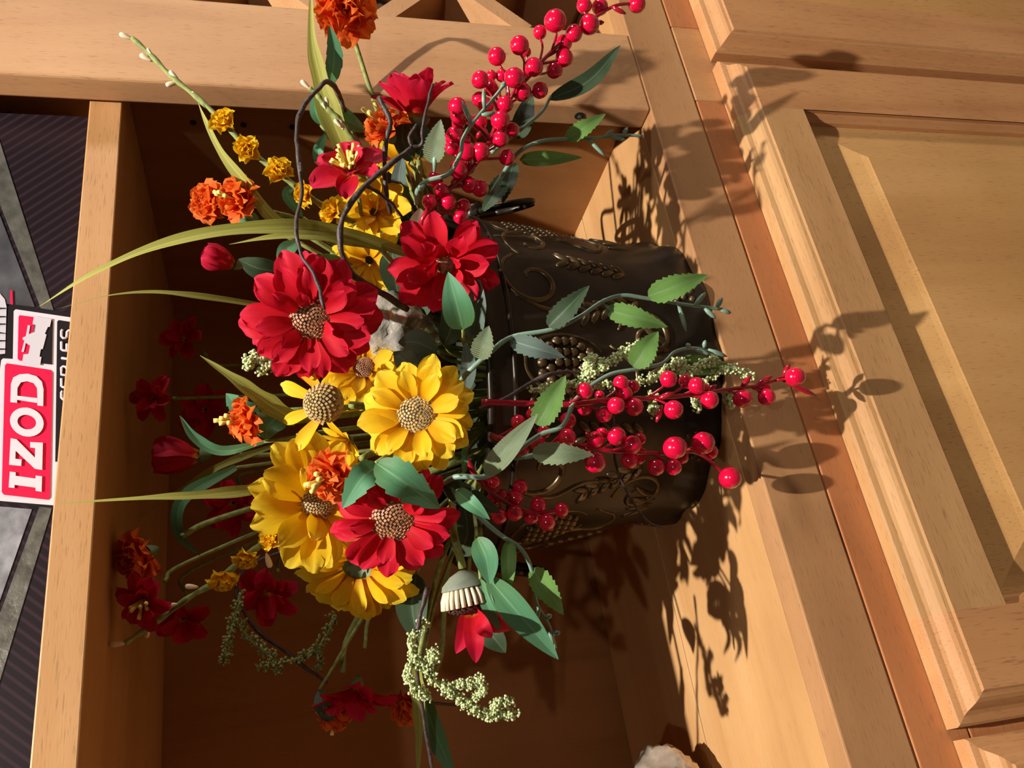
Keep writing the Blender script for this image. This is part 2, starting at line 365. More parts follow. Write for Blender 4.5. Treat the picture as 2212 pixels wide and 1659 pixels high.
# ------------------------------------------------------------------ toy carton on the shelf
ca = math.radians(10); BX = Vector((.003, .036, ZS+T+.0004)); BD = Vector((-math.cos(ca), math.sin(ca), 0)); BN = Vector((-math.sin(ca), -math.cos(ca), 0))
def onB(x, y, off=0.):
    d = ray(x, y); o = BX+BN*off; s = (o-CAM).dot(BN)/d.dot(BN); return CAM+d*s
def wave_box():
    m, nt, n, l, b = mat('carbon_weave_print')
    tc = n.new('ShaderNodeTexCoord'); sp = n.new('ShaderNodeSeparateXYZ'); l.new(tc.outputs['Object'], sp.inputs[0])
    ab = n.new('ShaderNodeMath'); ab.operation = 'ADD'; ab.inputs[1].default_value = .205; l.new(sp.outputs[0], ab.inputs[0])
    a2 = n.new('ShaderNodeMath'); a2.operation = 'ABSOLUTE'; l.new(ab.outputs[0], a2.inputs[0])
    k = n.new('ShaderNodeMath'); k.operation = 'MULTIPLY_ADD'; k.inputs[1].default_value = .85; l.new(sp.outputs[2], k.inputs[0]); l.new(a2.outputs[0], k.inputs[2])
    k2 = n.new('ShaderNodeMath'); k2.operation = 'MULTIPLY'; k2.inputs[1].default_value = 980; l.new(k.outputs[0], k2.inputs[0])
    s = n.new('ShaderNodeMath'); s.operation = 'SINE'; l.new(k2.outputs[0], s.inputs[0])
    r = ramp(n, [(0, (.013, .008, .010)), (1, (.030, .016, .023))]); l.new(s.outputs[0], r.inputs[0]); l.new(r.outputs[0], b.inputs['Base Color'])
    b.inputs['Roughness'].default_value = .3; return m
carton_m = wave_box()
chrome = plain('silver_printed_film', (.30, .29, .24), .28, metal=.75, noise_amt=.35, scale=110, bump=.35)
clear = plain('window_film', (.085, .085, .09), .12, noise_amt=.5, scale=40, bump=.5, coat=1)
foilw = plain('bright_window_film', (.5, .51, .54), .12, metal=.6, noise_amt=.6, scale=70, bump=.6)
white_p = plain('white_print', (.60, .565, .60), .35); red_p = plain('red_print', (.72, .012, .06), .3, noise_amt=.08, scale=20); black_p = plain('black_print', (.014, .011, .012), .3)
grey_p = plain('light_grey_print', (.52, .50, .54), .35)
bx = thing('toy_car_carton', 'black striped carton with red lettered label on the shelf above the flowers', 'box', BX+BD*.2-BN*.05)
LB, DB, HB = .405, .085, .19
cv = [BX+BD*a-BN*b+Vector((0, 0, c)) for a in (0, LB) for b in (0, DB) for c in (0, HB)]
obj('carton', (cv, [(0,1,3,2), (4,6,7,5), (0,4,5,1), (2,3,7,6), (0,2,6,4), (1,5,7,3)]), carton_m, bx, smooth=False)
def decal(name, px, m, off):
    pts = [onB(x, y, off) for x, y in px]; n = len(pts)
    zmin = ZS+T+.0006
    pts = [Vector((p.x, p.y, max(p.z, zmin))) for p in pts]
    bm = bmesh.new(); vs = [bm.verts.new(p) for p in pts]; f = bm.faces.new(vs)
    f.normal_update()
    if f.normal.dot(BN) < 0: bmesh.ops.reverse_faces(bm, faces=[f])
    r = bmesh.ops.extrude_face_region(bm, geom=[f])
    bmesh.ops.translate(bm, vec=-BN*.0002, verts=[e for e in r['geom'] if isinstance(e, bmesh.types.BMVert)])
    bmesh.ops.triangulate(bm, faces=bm.faces)
    me = bpy.data.meshes.new(name); bm.to_mesh(me); bm.free()
    return put(name, me, m, bx)
def z2(l): return [(x/3.32, 600+y/3.32) for x, y in l]
def z1(l): return [(x/6.917, 560+y/6.917) for x, y in l]
decal('silver_band', [(-60, 248), (-24, 248), (0, 307), (119, 681), (92, 676), (0, 442), (-60, 290)], chrome, .0004)
decal('silver_band', [(86, 1092), (112, 1098), (0, 1470), (-60, 1680), (-60, 1530), (0, 1325)], chrome, .0004)
decal('window_film', [(-60, 310), (0, 466), (75, 663), (0, 655), (-60, 650)], clear, .0004)
decal('window_film', [(-60, 1092), (0, 1094), (69, 1100), (0, 1296), (-60, 1480)], foilw, .0004)
decal('red_tab', [(22, 627), (27, 628), (28, 658), (22, 656)], red_p, .0010)
decal('letter_card', [(-30, 640), (0, 634), (10, 646), (14, 662), (13, 700), (11, 764), (-30, 768)], grey_p, .0008)
for yy in (666, 684, 700, 718, 736, 754): decal('letter_stroke', [(-6, yy-1.6), (12, yy-1.2 + (3 if yy in (718,) else 0)), (12, yy+1+(2 if yy in (718,) else 0)), (-6, yy+1.8)], black_p, .0012)
decal('label_backing', z2([(60, 200), (95, 190), (580, 262), (500, 1665), (-120, 1600), (-120, 560), (40, 560)]), black_p, .0008)
decal('label', z2([(98, 240), (112, 226), (560, 292), (480, 1640), (-120, 1590), (8, 592), (22, 578), (92, 582)]), white_p, .0012)
decal('red_field', z2([(48, 613), (360, 660), (376, 680), (360, 1575), (342, 1592), (28, 1556), (12, 1536), (35, 630)]), red_p, .0016)
decal('logo_red_field', z2([(140, 268), (250, 282), (210, 605), (135, 592), (126, 578), (133, 280)]), red_p, .0016)
decal('logo_black_field', z2([(300, 290), (372, 300), (379, 312), (372, 622), (276, 612)]), black_p, .0016)
decal('series_field', z2([(420, 303), (560, 325), (500, 1330), (396, 1318), (410, 315)]), black_p, .0016)
decal('race_car_emblem', z1([(510, 845), (770, 890), (745, 1010), (715, 1012), (670, 1115), (695, 1125), (640, 1340), (610, 1345), (590, 1455), (620, 1460), (600, 1580), (330, 1550), (350, 1420), (425, 1415), (450, 1290), (385, 1250), (355, 1385), (320, 1385), (365, 1210), (338, 1205), (338, 1170), (385, 1150), (415, 985), (450, 990), (430, 1120), (520, 1085), (540, 985), (485, 965)]), grey_p, .0020)
decal('letter', z2([(70, 1390), (112, 1395), (112, 1420), (255, 1440), (256, 1418), (302, 1424), (298, 1535), (255, 1528), (255, 1505), (105, 1485), (103, 1508), (62, 1503)]), white_p, .0024)
decal('letter', z2([(76, 1150), (118, 1158), (250, 1290), (252, 1222), (216, 1217), (216, 1178), (307, 1183), (303, 1378), (250, 1370), (112, 1240), (110, 1298), (155, 1303), (152, 1350), (65, 1341)]), white_p, .0024)
def ring_px(cx, cy, a, b, c, d, n=28):
    o = []
    for i in range(n+1): t = 2*math.pi*i/n+.001; o.append((cx+a*math.cos(t), cy+b*math.sin(t)+.10*a*math.cos(t)))
    for i in range(n, -1, -1): t = 2*math.pi*i/n+.001; o.append((cx+c*math.cos(t), cy+d*math.sin(t)+.10*c*math.cos(t)-.01))
    return o
decal('letter', z2(ring_px(192, 1035, 121, 104, 67, 52)), white_p, .0024)
decal('letter', z2([(82, 893), (74, 893), (78, 760), (95, 715), (140, 692), (200, 688), (260, 705), (300, 745), (312, 800), (310, 920), (268, 916), (268, 862), (265, 790), (240, 755), (195, 742), (150, 750), (125, 790), (124, 846), (267, 863), (267, 898), (122, 875), (122, 897)]), white_p, .0024)
# SERIES, rounded thin capitals lying along the band
FONT = {'S': [[(1, .9), (.8, 1), (.2, 1), (0, .85), (0, .65), (.2, .52), (.8, .48), (1, .35), (1, .15), (.8, 0), (.2, 0), (0, .1)]],
        'E': [[(1, 1), (.1, 1), (0, .9), (0, .1), (.1, 0), (1, 0)], [(0, .5), (.85, .5)]], 'R': [[(0, 0), (0, 1), (.8, 1), (1, .85), (1, .62), (.8, .5), (0, .5)], [(.55, .5), (1, 0)]], 'I': [[(.5, 0), (.5, 1)]]}
def strokes(txt, x0, x1, ys, dy, slant):
    for i, ch in enumerate(txt):
        yb = ys-i*dy; g = []
        for st in FONT[ch]:
            pts = []
            for (a, b) in st:                       # a along the word, b up
                X = x1-(x1-x0)*b; Y = yb-a*dy*.68+slant*(X-x0); pts.append(onB(X/3.32, 600+Y/3.32, .0026))
            g.append(tube(pts, .00075, 5))
        o = obj('letter', join(*g), white_p, bx)
strokes('SERIES', 440, 520, 870, 88, .15)
# ------------------------------------------------------------------ flower pail
def pr(z):
    K = [(0, .1045), (.008, .1035), (.020, .1000), (.032, .0990), (.08, .1065), (.15, .118)]
    for (a, b), (c, d) in zip(K, K[1:]):
        if z <= c:
            t = (z-a)/(c-a); return b+(d-b)*t
    return K[-1][1]
def pdir(th): return -FH*math.cos(th)+RT*math.sin(th)
def ps(th, z, off=0.):
    sc = max(0, 1-z/.034); r = pr(z)+.0032*sc*math.sin(th*13)*(.4+.6*math.sin(th*5+1)**2)-.004*sc*sc
    return PAIL+pdir(th)*(r+off)+Vector((0, 0, z))
pail = thing('embossed_metal_pail', 'dark bronze metal pail embossed with scrolls and fruit, filled with silk flowers', 'pail', PAIL)
ns = 160; prof = [(z, 0) for z in (.0005, .004, .008, .013, .018, .024, .03, .04, .055, .07, .085, .1, .115, .13, .143, .149)] + [(.1515, .0012), (.1535, .0008), (.1542, -.001), (.1525, -.0025), (.14, -.003), (.10, -.003), (.05, -.003), (.02, -.003)]
v = []; f = []
for z, off in prof:
    for k in range(ns): v.append(ps(2*math.pi*k/ns, z, off))
for i in range(len(prof)-1):
    for k in range(ns):
        a = i*ns+k; b = i*ns+(k+1) % ns; f.append((a, b, b+ns, a+ns))
f.append(tuple(range(ns-1, -1, -1)))
obj('pail_body', (v, f), pailm, pail)
def ptube(pl, r, name='scroll', m=None, seg=7):
    pts = [ps(a, z, .0) for a, z in pl]; pts = spline(pts, 4)
    # keep on the surface
    q = []
    for p in pts:
        d = p-PAIL; th = math.atan2(d.dot(RT), -d.dot(FH)); q.append(ps(th, p.z, -.0004))
    return tube(q, lambda t: r*(.35+.65*math.sin(math.pi*min(1, max(0, .08+.84*t)))), seg)
def spiral(c, z, r0, turns, a0, sgn=1, n=16):
    o = []
    for i in range(n):
        t = i/(n-1); r = r0*(1-.8*t); a = a0+sgn*turns*2*math.pi*t; o.append((c+r*math.cos(a)/.11, z+r*math.sin(a)))
    return o
def grapes(c, z, w, h):
    g = []; rows = 7
    for i in range(rows):
        u = -1+2*(i+.5)/rows; n = max(2, int(round(5*math.sqrt(max(0, 1-u*u*.8)))))
        for k in range(n):
            s = (k-(n-1)/2)*.0062; p = ps(c+s/.11, z+u*h, -.0006); g.append(ball(p, .0032, 8, 6))
    return join(*g)
def wheat(c, z, ang, n=6, ln=.045):
    g = []
    for i in range(n):
        t = i/n*ln; bx_, bz = t*math.cos(ang), t*math.sin(ang)
        for sd in (-1, 1):
            a = ang+sd*.6; pl = [(c+(bx_+q*math.cos(a))/.11, z+bz+q*math.sin(a)) for q in (.001, .006, .0115)]
            g.append(ptube(pl, .0026))
    return join(*g)
for i in range(6):
    c = i*math.pi/3+.13
    obj('fruit_cluster', grapes(c, .105, .02, .018), pail_hi, pail)
    obj('fruit_outline', ptube([(c+.15*math.sin(a), .105+.026*math.cos(a)) for a in [k*math.pi/8 for k in range(-7, 8)]], .0014), pail_hi, pail)
    obj('wheat_ear', wheat(c+.40, .050, 1.9), pail_hi, pail)
    obj('wheat_ear', wheat(c+.62, .052, 1.45), pail_hi, pail)
    obj('scroll', ptube(spiral(c+.48, .118, .022, 1.15, .4), .0021), pail_hi, pail)
    obj('scroll', ptube(spiral(c+.82, .112, .019, 1.1, 2.6, -1), .0020), pail_hi, pail)
    obj('scroll', ptube(spiral(c+.16, .048, .020, 1.2, 1.4, -1), .0022), pail_hi, pail)
    obj('scroll', ptube([(c-.22, .135), (c-.10, .090), (c-.2, .066), (c-.05, .058), (c+.1, .075)], .0018), pail_hi, pail)
    obj('scroll', ptube([(c+.3, .062), (c+.35, .09), (c+.29, .112), (c+.38, .135)], .0017), pail_hi, pail)
    obj('acanthus_leaf', join(*[ptube([(c+.02+.05*k, .033), (c+.02+.07*k, .043), (c+.02+.11*k, .052)], .0024) for k in (-1, 0, 1, 2)]), pail_hi, pail)
    obj('fruit_cluster', join(*[ball(ps(c+.5+(k % 4-1.5)*.055+(k//4 % 2)*.02, .012+.005*(k//4), -.0004), .0021, 8, 6) for k in range(12)]), pail_hi, pail)
obj('rim_band', tube([ps(2*math.pi*k/96, .1375, .0002) for k in range(97)], .0016, 6), pailm, pail)
for sgn in (1, -1):
    th = sgn*(math.pi/2-.05); c = ps(th, .112, .0085); d = pdir(th); tn = Vector((-d.y, d.x, 0))
    pts = [c+(tn*math.cos(a)*.021+Vector((0, 0, 1))*math.sin(a)*.021)+d*(.004*(1-math.sin(a))) for a in [2*math.pi*k/40 for k in range(41)]]
    h = obj('ring_handle', tube(pts, .0024, 8), pailm, pail)
    obj('handle_lug', tube([ps(th, .134, -.001), ps(th, .134, .0085), ps(th, .128, .0105)], .0042, 8), pailm, pail)
fv = []; nf = 60
fo = obj('floral_foam', (lambda rows: ([p for r in rows for p in r]+[PAIL+Vector((0, 0, .141))], [(i*nf+k, i*nf+(k+1) % nf, (i+1)*nf+(k+1) % nf, (i+1)*nf+k) for i in range(len(rows)-1) for k in range(nf)]+[(len(rows)*nf, (len(rows)-1)*nf+k, (len(rows)-1)*nf+(k+1) % nf) for k in range(nf)]+[tuple(range(nf-1, -1, -1))]))(
    [[PAIL+pdir(2*math.pi*k/nf)*r+Vector((0, 0, z+.004*noise.noise(Vector((k*.7, z*90, r*70))))) for k in range(nf)] for r, z in ((.085, .008), (.095, .06), (.104, .124), (.095, .134), (.06, .139))]), foam_m)
tag(fo, 'dark foam block filling the bronze pail under the stems', 'floral foam')
# ------------------------------------------------------------------ plants
FOAM = PAIL+Vector((0, 0, .125))
def foot(p, spread=.06):
    d = Vector((p.x-PAIL.x, p.y-PAIL.y, 0)); L = d.length
    if L > spread: d = d*(spread/L)
    return FOAM+d*.8
def stem_pts(p, nrm, L=.05):
    b = foot(p); a = p-nrm*L*.35
    k = a-nrm*L*.5
    return spline([b, b.lerp(k, .5)+Vector((0, 0, .012)), k, a], 5)
PET = {}
def petal(kind, seed):
    key = (kind, seed)
    if key in PET: return PET[key]
    r = random.Random(hash(kind) % 1000*0+seed*17+len(kind)*101)
    nu, nv = 6, 10; v = []; f = []; uv = []
    Wd, cup, lift, droop, crink, notch = {'gerbera': (.54, .26, .14, .26, .03, .0), 'daisy': (.32, .30, .05, .12, .012, 0), 'blossom': (.62, .45, .20, .25, .04, .05),
                                   'ruffle': (.85, .25, .30, .26, .13, .10), 'tulip': (1.05, .55, -.42, -.72, .015, 0)}[kind]
    Wd *= r.uniform(.88, 1.12); ph = r.uniform(0, 6)
    for i in range(nv+1):
        t = i/nv
        h = Wd*.5*((.30+.70*min(1, t/.62)**.8) if t < .62 else math.sqrt(max(0, 1-((t-.62)/.40)**2))**.9+.0)
        if kind in ('ruffle', 'blossom'): h = Wd*.5*(math.sin(math.pi*min(.93, .08+.80*t))**.75)
        for k in range(nu+1):
            a = -1+2*k/nu
            x = t-(notch*(1-abs(a))*(t**6))-.05*a*a*t**4
            z = lift*t-droop*t*t+cup*h*a*a+.03*h*math.cos(a*9+ph)+crink*t*math.sin(5*t+ph+a*3.2)+crink*.8*t*math.sin(7*a+ph*2)*t
            v.append(Vector((x, h*a+.03*t*t*math.sin(ph), z))); uv.append((t, k/nu))
    for i in range(nv):
        for k in range(nu):
            a = i*(nu+1)+k; f.append((a, a+1, a+nu+2, a+nu+1))
    PET[key] = (v, f, uv); return PET[key]
PME = {}
def petal_me(kind, seed, m):
    k = (kind, seed, m.name)
    if k not in PME:
        g = petal(kind, seed); PME[k] = new_mesh('petal', *g); PME[k].materials.append(m)
    return PME[k]
def frame(c, nrm, up=Vector((0, 0, 1))):
    x = (up-nrm*up.dot(nrm)); x = x.normalized() if x.length > 1e-4 else nrm.orthogonal().normalized()
    y = nrm.cross(x); return Matrix.Translation(c) @ Matrix((x, y, nrm)).transposed().to_4x4()
def put_petals(root, Mf, R, rings, kind, m, rnd, lo=-999, hi=999):
    for (n, ln, el, r0, z0) in rings:
        ph = rnd.uniform(0, 360)
        for i in range(n):
            a = ph+360*i/n+rnd.uniform(-6, 6); aa = (a+180) % 360-180
            if not (lo <= aa <= hi): continue
            e = el+rnd.uniform(-12, 14)
            M = Mf @ Matrix.Rotation(math.radians(a), 4, 'Z') @ Matrix.Translation((r0*R, 0, z0*R)) @ Matrix.Rotation(math.radians(-e), 4, 'Y') @ Matrix.Rotation(math.radians(rnd.uniform(-12, 12)), 4, 'X')
            s = ln*R*rnd.uniform(.9, 1.08)
            put('petal', petal_me(kind, rnd.randint(0, 5), m), None, root, M @ Matrix.Diagonal((s, s*rnd.uniform(.92, 1.15), s, 1)))
def seeds(Mf, rd, h, n=125):
    g = [([Mf @ Vector((rd*.98*math.cos(a), rd*.98*math.sin(a), -.1*h)) for a in [2*math.pi*k/24 for k in range(24)]]+[Mf @ Vector((0, 0, h*.82))]+[Mf @ Vector((rd*.8*math.cos(a), rd*.8*math.sin(a), h*.52)) for a in [2*math.pi*k/24 for k in range(24)]],
          [(k, (k+1) % 24, 25+(k+1) % 24, 25+k) for k in range(24)]+[(25+k, 25+(k+1) % 24, 24) for k in range(24)])]
    for i in range(n):
        t = math.sqrt((i+.5)/n); a = i*2.39996; r = rd*t
        nz = Vector((r/rd*math.cos(a)*.9, r/rd*math.sin(a)*.9, .85)).normalized()
        p = Vector((r*math.cos(a), r*math.sin(a), h*(1-t*t)**.5*.85)); s = rd*.060*(.8+.5*t); ln = rd*.17
        x = nz.orthogonal().normalized(); y = nz.cross(x)
        vv = [Mf @ (p+x*sx*s+y*sy*s+nz*k*ln-nz*ln*.4) for k in (0, 1) for sx, sy in ((-1, -1), (1, -1), (1, 1), (-1, 1))]
        g.append((vv, [(4, 5, 6, 7), (0, 1, 5, 4), (1, 2, 6, 5), (2, 3, 7, 6), (3, 0, 4, 7)]))
    return join(*g)
def calyx(Mf, rd, h):
    n = 18; v = []; f = []
    for r, z in ((.12, -1.35), (.55, -1.0), (.95, -.35), (1.02, .05)):
        for k in range(n): a = 2*math.pi*k/n; v.append(Mf @ Vector((rd*r*math.cos(a), rd*r*math.sin(a), h*z)))
    for i in range(3):
        for k in range(n): a = i*n+k; b = i*n+(k+1) % n; f.append((a, b, b+n, a+n))
    f.append(tuple(range(n-1, -1, -1))); return v, f
def gerbera(label, x, y, w, nrm, Rpx, m, seedm, disc=.29, rings=None, group=None, name='gerbera_daisy', kind='gerbera', lo=-999, hi=999, dome=.11, seed=1, up=None):
    rnd = random.Random(seed); c = P(x, y, w); R = Rpx*pxm(x, y, w); n = N(*nrm)
    rt = thing(name, label, 'flower', foot(c), group)
    Mf = frame(c, n, up or Vector((0, 0, 1)))
    if rings is None: rings = [(13, .74, 2, .24, -.03), (12, .66, 16, .22, .0), (9, .52, 34, .20, .03)]
    put_petals(rt, Mf, R, rings, kind, m, rnd, lo, hi)
    if seedm:
        o = obj('seed_disc', seeds(Mf, R*disc, R*dome), seedm, rt, smooth=False); o['kind'] = 'stuff'
    obj('calyx', calyx(Mf, R*.28, R*.16), calyx_m, rt)
    obj('stem', tube(stem_pts(c-n*R*.2, n), .0022, 7), stem_g, rt)
    return rt
def leaf_obj(root, spec, m=leaf_s, cup=.25, face=None, teeth=0, amp=0, roll=0., shape='oval', wave=0., name='leaf'):
    """spec: list of (x,y,w) from base to tip + width in px"""
    pts_, wid = spec
    p = spline([P(*q) for q in pts_], 12 if len(pts_) < 3 else 7)
    if teeth: p = [p[0]] + [a for a in spline([P(*q) for q in pts_], 40 if len(pts_) < 3 else 22)][1:]
    h = wid*.5*pxm(*pts_[0])
    if shape == 'oval': hf = lambda t: h*max(.03, math.sin(math.pi*(t**.8))**.75)
    elif shape == 'ovate': hf = lambda t: h*max(.03, math.sin(math.pi*t**.62)**.8)
    else: hf = lambda t: h*max(.04, (min(1, .45+t*2.2)*min(1, (1-t)*2.4)**.7))
    return obj(name, ribbon(p, hf, face or (-AZ), cup, 6, teeth, amp, roll, wave), m, root)
# ---- gerberas
gr = 'silk gerberas'
gerbera('large red gerbera with long dark twig reaching into its brown disc', 672, 692, .135, (.12, -.25, 1), 152, red, seed_br, rings=[(12, .80, -6, .2, -.04), (11, .72, 10, .2, 0), (8, .58, 34, .2, .03), (3, .42, 62, .2, .04)], seed=3)
gerbera('large yellow gerbera with tan disc at the centre of the bouquet', 900, 896, .165, (-.05, .12, 1), 137, yel, seed_tan, disc=.30, rings=[(13, .72, -4, .24, -.05), (12, .66, 12, .23, 0), (8, .52, 30, .24, .04)], seed=5)
gerbera('large red gerbera partly covered by a broad green leaf', 850, 1122, .15, (.05, -.22, 1), 142, red, seed_br, disc=.33, rings=[(11, .78, -4, .22, -.04), (10, .68, 14, .22, 0), (5, .5, 38, .22, .04)], seed=8)
gerbera('red gerbera with folded petals under the long upper berry spray', 962, 572, .115, (.12, -.30, .85), 128, red, seed_br, disc=.16, rings=[(9, .80, 0, .18, -.03), (8, .74, 24, .18, 0), (6, .62, 48, .16, .04), (5, .5, 70, .14, .04)], seed=11)
gerbera('yellow gerbera with splayed petals beside the orange carnation', 688, 1085, .12, (.42, .25, .85), 150, yel, seed_tan, disc=.24, rings=[(10, .80, 2, .2, -.03), (9, .78, 22, .2, 0), (3, .62, 62, .2, .03)], seed=13)
gerbera('yellow daisy with few petals left around a tall tan dome', 706, 872, .128, (-.42, .05, .9), 80, yel, seed_tan, disc=.52, dome=.75, rings=[(11, 1.3, 6, .42, -.1)], kind='daisy', lo=-158, hi=-12, seed=6, name='worn_daisy', up=N(0, -1, 0))
gerbera('shaded golden gerbera tucked behind the large yellow one', 786, 795, .075, (.05, .35, .9), 108, yel, seed_br, disc=.22, seed=17)
gerbera('yellow gerbera hanging below the leaf-covered red gerbera', 772, 1226, .085, (-.05, -.5, .8), 150, yel, None, seed=19)
gerbera('yellow gerbera peeking between the curved twig and the olive blades', 806, 458, .072, (-.15, .20, .95), 100, yel, None, seed=23, rings=[(9, .8, 8, .1, 0), (7, .66, 34, .1, 0), (5, .5, 62, .08, 0)])
gerbera('yellow gerbera drooping behind the curved twig below the olive blades', 798, 562, .07, (-.15, -.4, .8), 92, yel, None, seed=29, rings=[(9, .85, 6, .1, 0), (7, .7, 30, .1, 0)])
gerbera('yellow gerbera half hidden behind the forked twig', 868, 345, .03, (.1, .1, 1), 74, yel, None, seed=31, rings=[(8, .85, 4, .1, 0), (6, .7, 34, .1, 0)])
gerbera('small closed yellow flower beside the tall tan dome', 752, 952, .11, (-.55, -.3, .6), 55, yel, None, seed=37, kind='daisy', rings=[(7, 1.1, 30, .1, 0), (5, .95, 58, .08, 0)], name='small_yellow_flower')
gerbera('red gerbera turned to the tall stile, petals upright', 898, 258, .075, (-.05, .95, .18), 112, red2, None, seed=41, rings=[(9, .95, 52, .12, 0), (8, .9, 70, .1, 0)])
gerbera('red gerbera peeking out above the large red one', 652, 585, .075, (-.1, .75, .5), 62, red2, None, seed=43, rings=[(9, .9, 20, .1, 0), (7, .7, 45, .1, 0)])
# hanging red daisy that lost most petals
rt = gerbera('red daisy hanging upside down with a pale fringe and few petals', 1018, 1312, .145, (.22, -.95, .16), 62, red2, None, seed=47, kind='daisy', rings=[], name='worn_red_daisy')
c = P(1012, 1305, .145); n = N(.22, -.95, .2); R = 74*pxm(1012, 1305, .145); Mf = frame(c, n, N(1, 0, 0))
fr = []
for k in range(26):
    a = 2*math.pi*k/26; q = [Mf @ Vector((R*.52*math.cos(a), R*.52*math.sin(a), -R*.62)), Mf @ Vector((R*.72*math.cos(a), R*.72*math.sin(a), -R*.2)), Mf @ Vector((R*.76*math.cos(a), R*.76*math.sin(a), R*.04))]
    fr.append(tube(q, R*.07, 5))
o = obj('stamen_fringe', join(*fr), plain('ivory_fringe', (.72, .62, .42), .6), rt); o['kind'] = 'stuff'
o = obj('seed_disc', seeds(Mf, R*.62, R*.25, 110), plain('dark_seed_disc', (.07, .025, .012), .8), rt, smooth=False); o['kind'] = 'stuff'
obj('calyx', calyx(frame(c-n*R*.50, n), R*.70, R*.36), plain('grey_green_sepal', (.20, .23, .16), .6, noise_amt=.3), rt)
for tx, ty, tw, wd in ((985, 1412, .15, 36), (1028, 1432, .16, 42), (1062, 1378, .165, 36), (1100, 1362, .15, 40), (1088, 1335, .14, 36)):
    leaf_obj(rt, ([(1014+(tx-1010)*.30, 1316, .145), ((1010+tx)/2+6, (1325+ty)/2, tw+.005), (tx, ty, tw)], wd), red2, cup=.3, shape='oval', name='petal')
# ---- five-petal red blossoms
def blossom(label, x, y, w, nrm, Rpx, seed, m=red2, group=None, stamens=0, n=6, cat='flower', el=(14, 38), name='red_blossom'):
    rnd = random.Random(seed); c = P(x, y, w); R = Rpx*pxm(x, y, w); nn = N(*nrm)
    rt = thing(name, label, cat, foot(c), group); Mf = frame(c, nn)
    put_petals(rt, Mf, R, [(n, .95, el[0], .06, 0), (max(3, n-2), .75, el[1], .05, .04)], 'blossom', m, rnd)
    if stamens:
        for i in range(stamens):
            a = rnd.uniform(0, 6.28); q = rnd.uniform(.1, .3)*R
            p = spline([Mf @ Vector((0, 0, .03*R)), Mf @ Vector((q*.7*math.cos(a), q*.7*math.sin(a), .3*R)), Mf @ Vector((q*1.5*math.cos(a), q*1.5*math.sin(a), R*rnd.uniform(.5, .62)))], 3)
            obj('stamen', tube(p, (.0006, .0011), 5), stamen_m, rt)
    obj('calyx', calyx(Mf, R*.16, R*.2), calyx_m, rt)
    obj('stem', tube(stem_pts(c-nn*R*.2, nn), .0012, 6), stem_g, rt); return rt
blossom('open red blossom with long pale stamens beside the forked twig', 757, 372, .11, (-.05, .45, .85), 88, 4, stamens=22, n=6, el=(10, 44))
dk = 'shaded red blossoms'
for i, (x, y, w, nr, R, lb) in enumerate([
    (402, 735, -.02, (-.2, .3, .8), 48, 'shaded red blossom behind the pointed olive leaf'),
    (334, 862, .02, (-.15, 0, .9), 49, 'shaded red blossom nearest the shelf underside'),
    (445, 885, -.05, (.1, .1, .9), 55, 'very dark red blossom deep behind the orange carnation'),
    (505, 1085, 0.0, (.1, -.3, .9), 66, 'shaded red blossom behind the long level olive blade'),
    (314, 1292, .085, (-.1, -.2, .95), 66, 'dark red blossom hanging below the tawny carnation'),
    (395, 1335, .02, (.2, -.4, .8), 58, 'dark red blossom crossed by the budded branch'),
    (580, 1275, .01, (0, -.3, .9), 72, 'shaded red blossom beside the lower yellow gerberas'),
    (770, 1485, .07, (-.1, -.75, .5), 88, 'shaded red blossom over the back board, seen from the side')]):
    blossom(lb, x, y, w, nr, R*1.12, 60+i, stamens=6 if i in (4,) else 0)
def tulip(label, x, y, w, axis, Lpx, seed):
    rnd = random.Random(seed); c = P(x, y, w); L = Lpx*pxm(x, y, w); ax = N(*axis); rt = thing('red_flower_bud', label, 'flower bud', foot(c)); Mf = frame(c, ax)
    for i in range(6):
        M = Mf @ Matrix.Rotation(math.radians(60*i+rnd.uniform(-8, 8)), 4, 'Z') @ Matrix.Translation((.02*L, 0, 0)) @ Matrix.Rotation(math.radians(-(54 if i % 2 else 64)), 4, 'Y')
        put('petal', petal_me('tulip', i, red2), None, rt, M @ Matrix.Diagonal((L*.95, L*.85, L*.95, 1)))
    obj('calyx', calyx(Mf, L*.16, L*.18), calyx_m, rt); obj('stem', tube(stem_pts(c-ax*L*.2, ax), .0016, 6), stem_g, rt); return rt
tulip('closed red bud above the large red gerbera', 508, 572, .085, (-.7, .25, .4), 72, 3)
tulip('closed shaded red bud between the olive blades', 432, 985, .02, (-.9, .0, .3), 98, 5)
# ---- orange carnations
def carnation(label, x, y, w, nrm, Rpx, seed, st=5, dim=False):
    rnd = random.Random(seed); c = P(x, y, w); R = 1.14*Rpx*pxm(x, y, w); nn = N(*nrm); rt = thing('orange_carnation', label, 'flower', foot(c)); Mf = frame(c-nn*R*.35, nn)
    put_petals(rt, Mf, R, [(8, .95, 16, .05, 0), (7, .95, 40, .06, .06), (5, .9, 62, .06, .12), (4, .8, 80, .04, .18)], 'ruffle', orange, rnd)
    for i in range(st):
        a = rnd.uniform(0, 6.28); q = R*rnd.uniform(.05, .45); b = Mf @ Vector((q*.4*math.cos(a), q*.4*math.sin(a), .4*R)); e = Mf @ Vector((q*math.cos(a), q*math.sin(a), R*rnd.uniform(1.05, 1.4)))
        obj('stamen', tube([b, b.lerp(e, .7), b.lerp(e, .85), e], lambda t: .0006 if t < .5 else .0012, 6), stamen_m, rt)
    obj('calyx', calyx(Mf, R*.25, R*.3), calyx_m, rt); obj('stem', tube(stem_pts(c-nn*R*.6, nn), .0017, 6), stem_g, rt); return rt
carnation('orange carnation at the tip, in front of the diagonal lattice', 742, 22, .065, (.1, -.2, .8), 68, 1, 0)
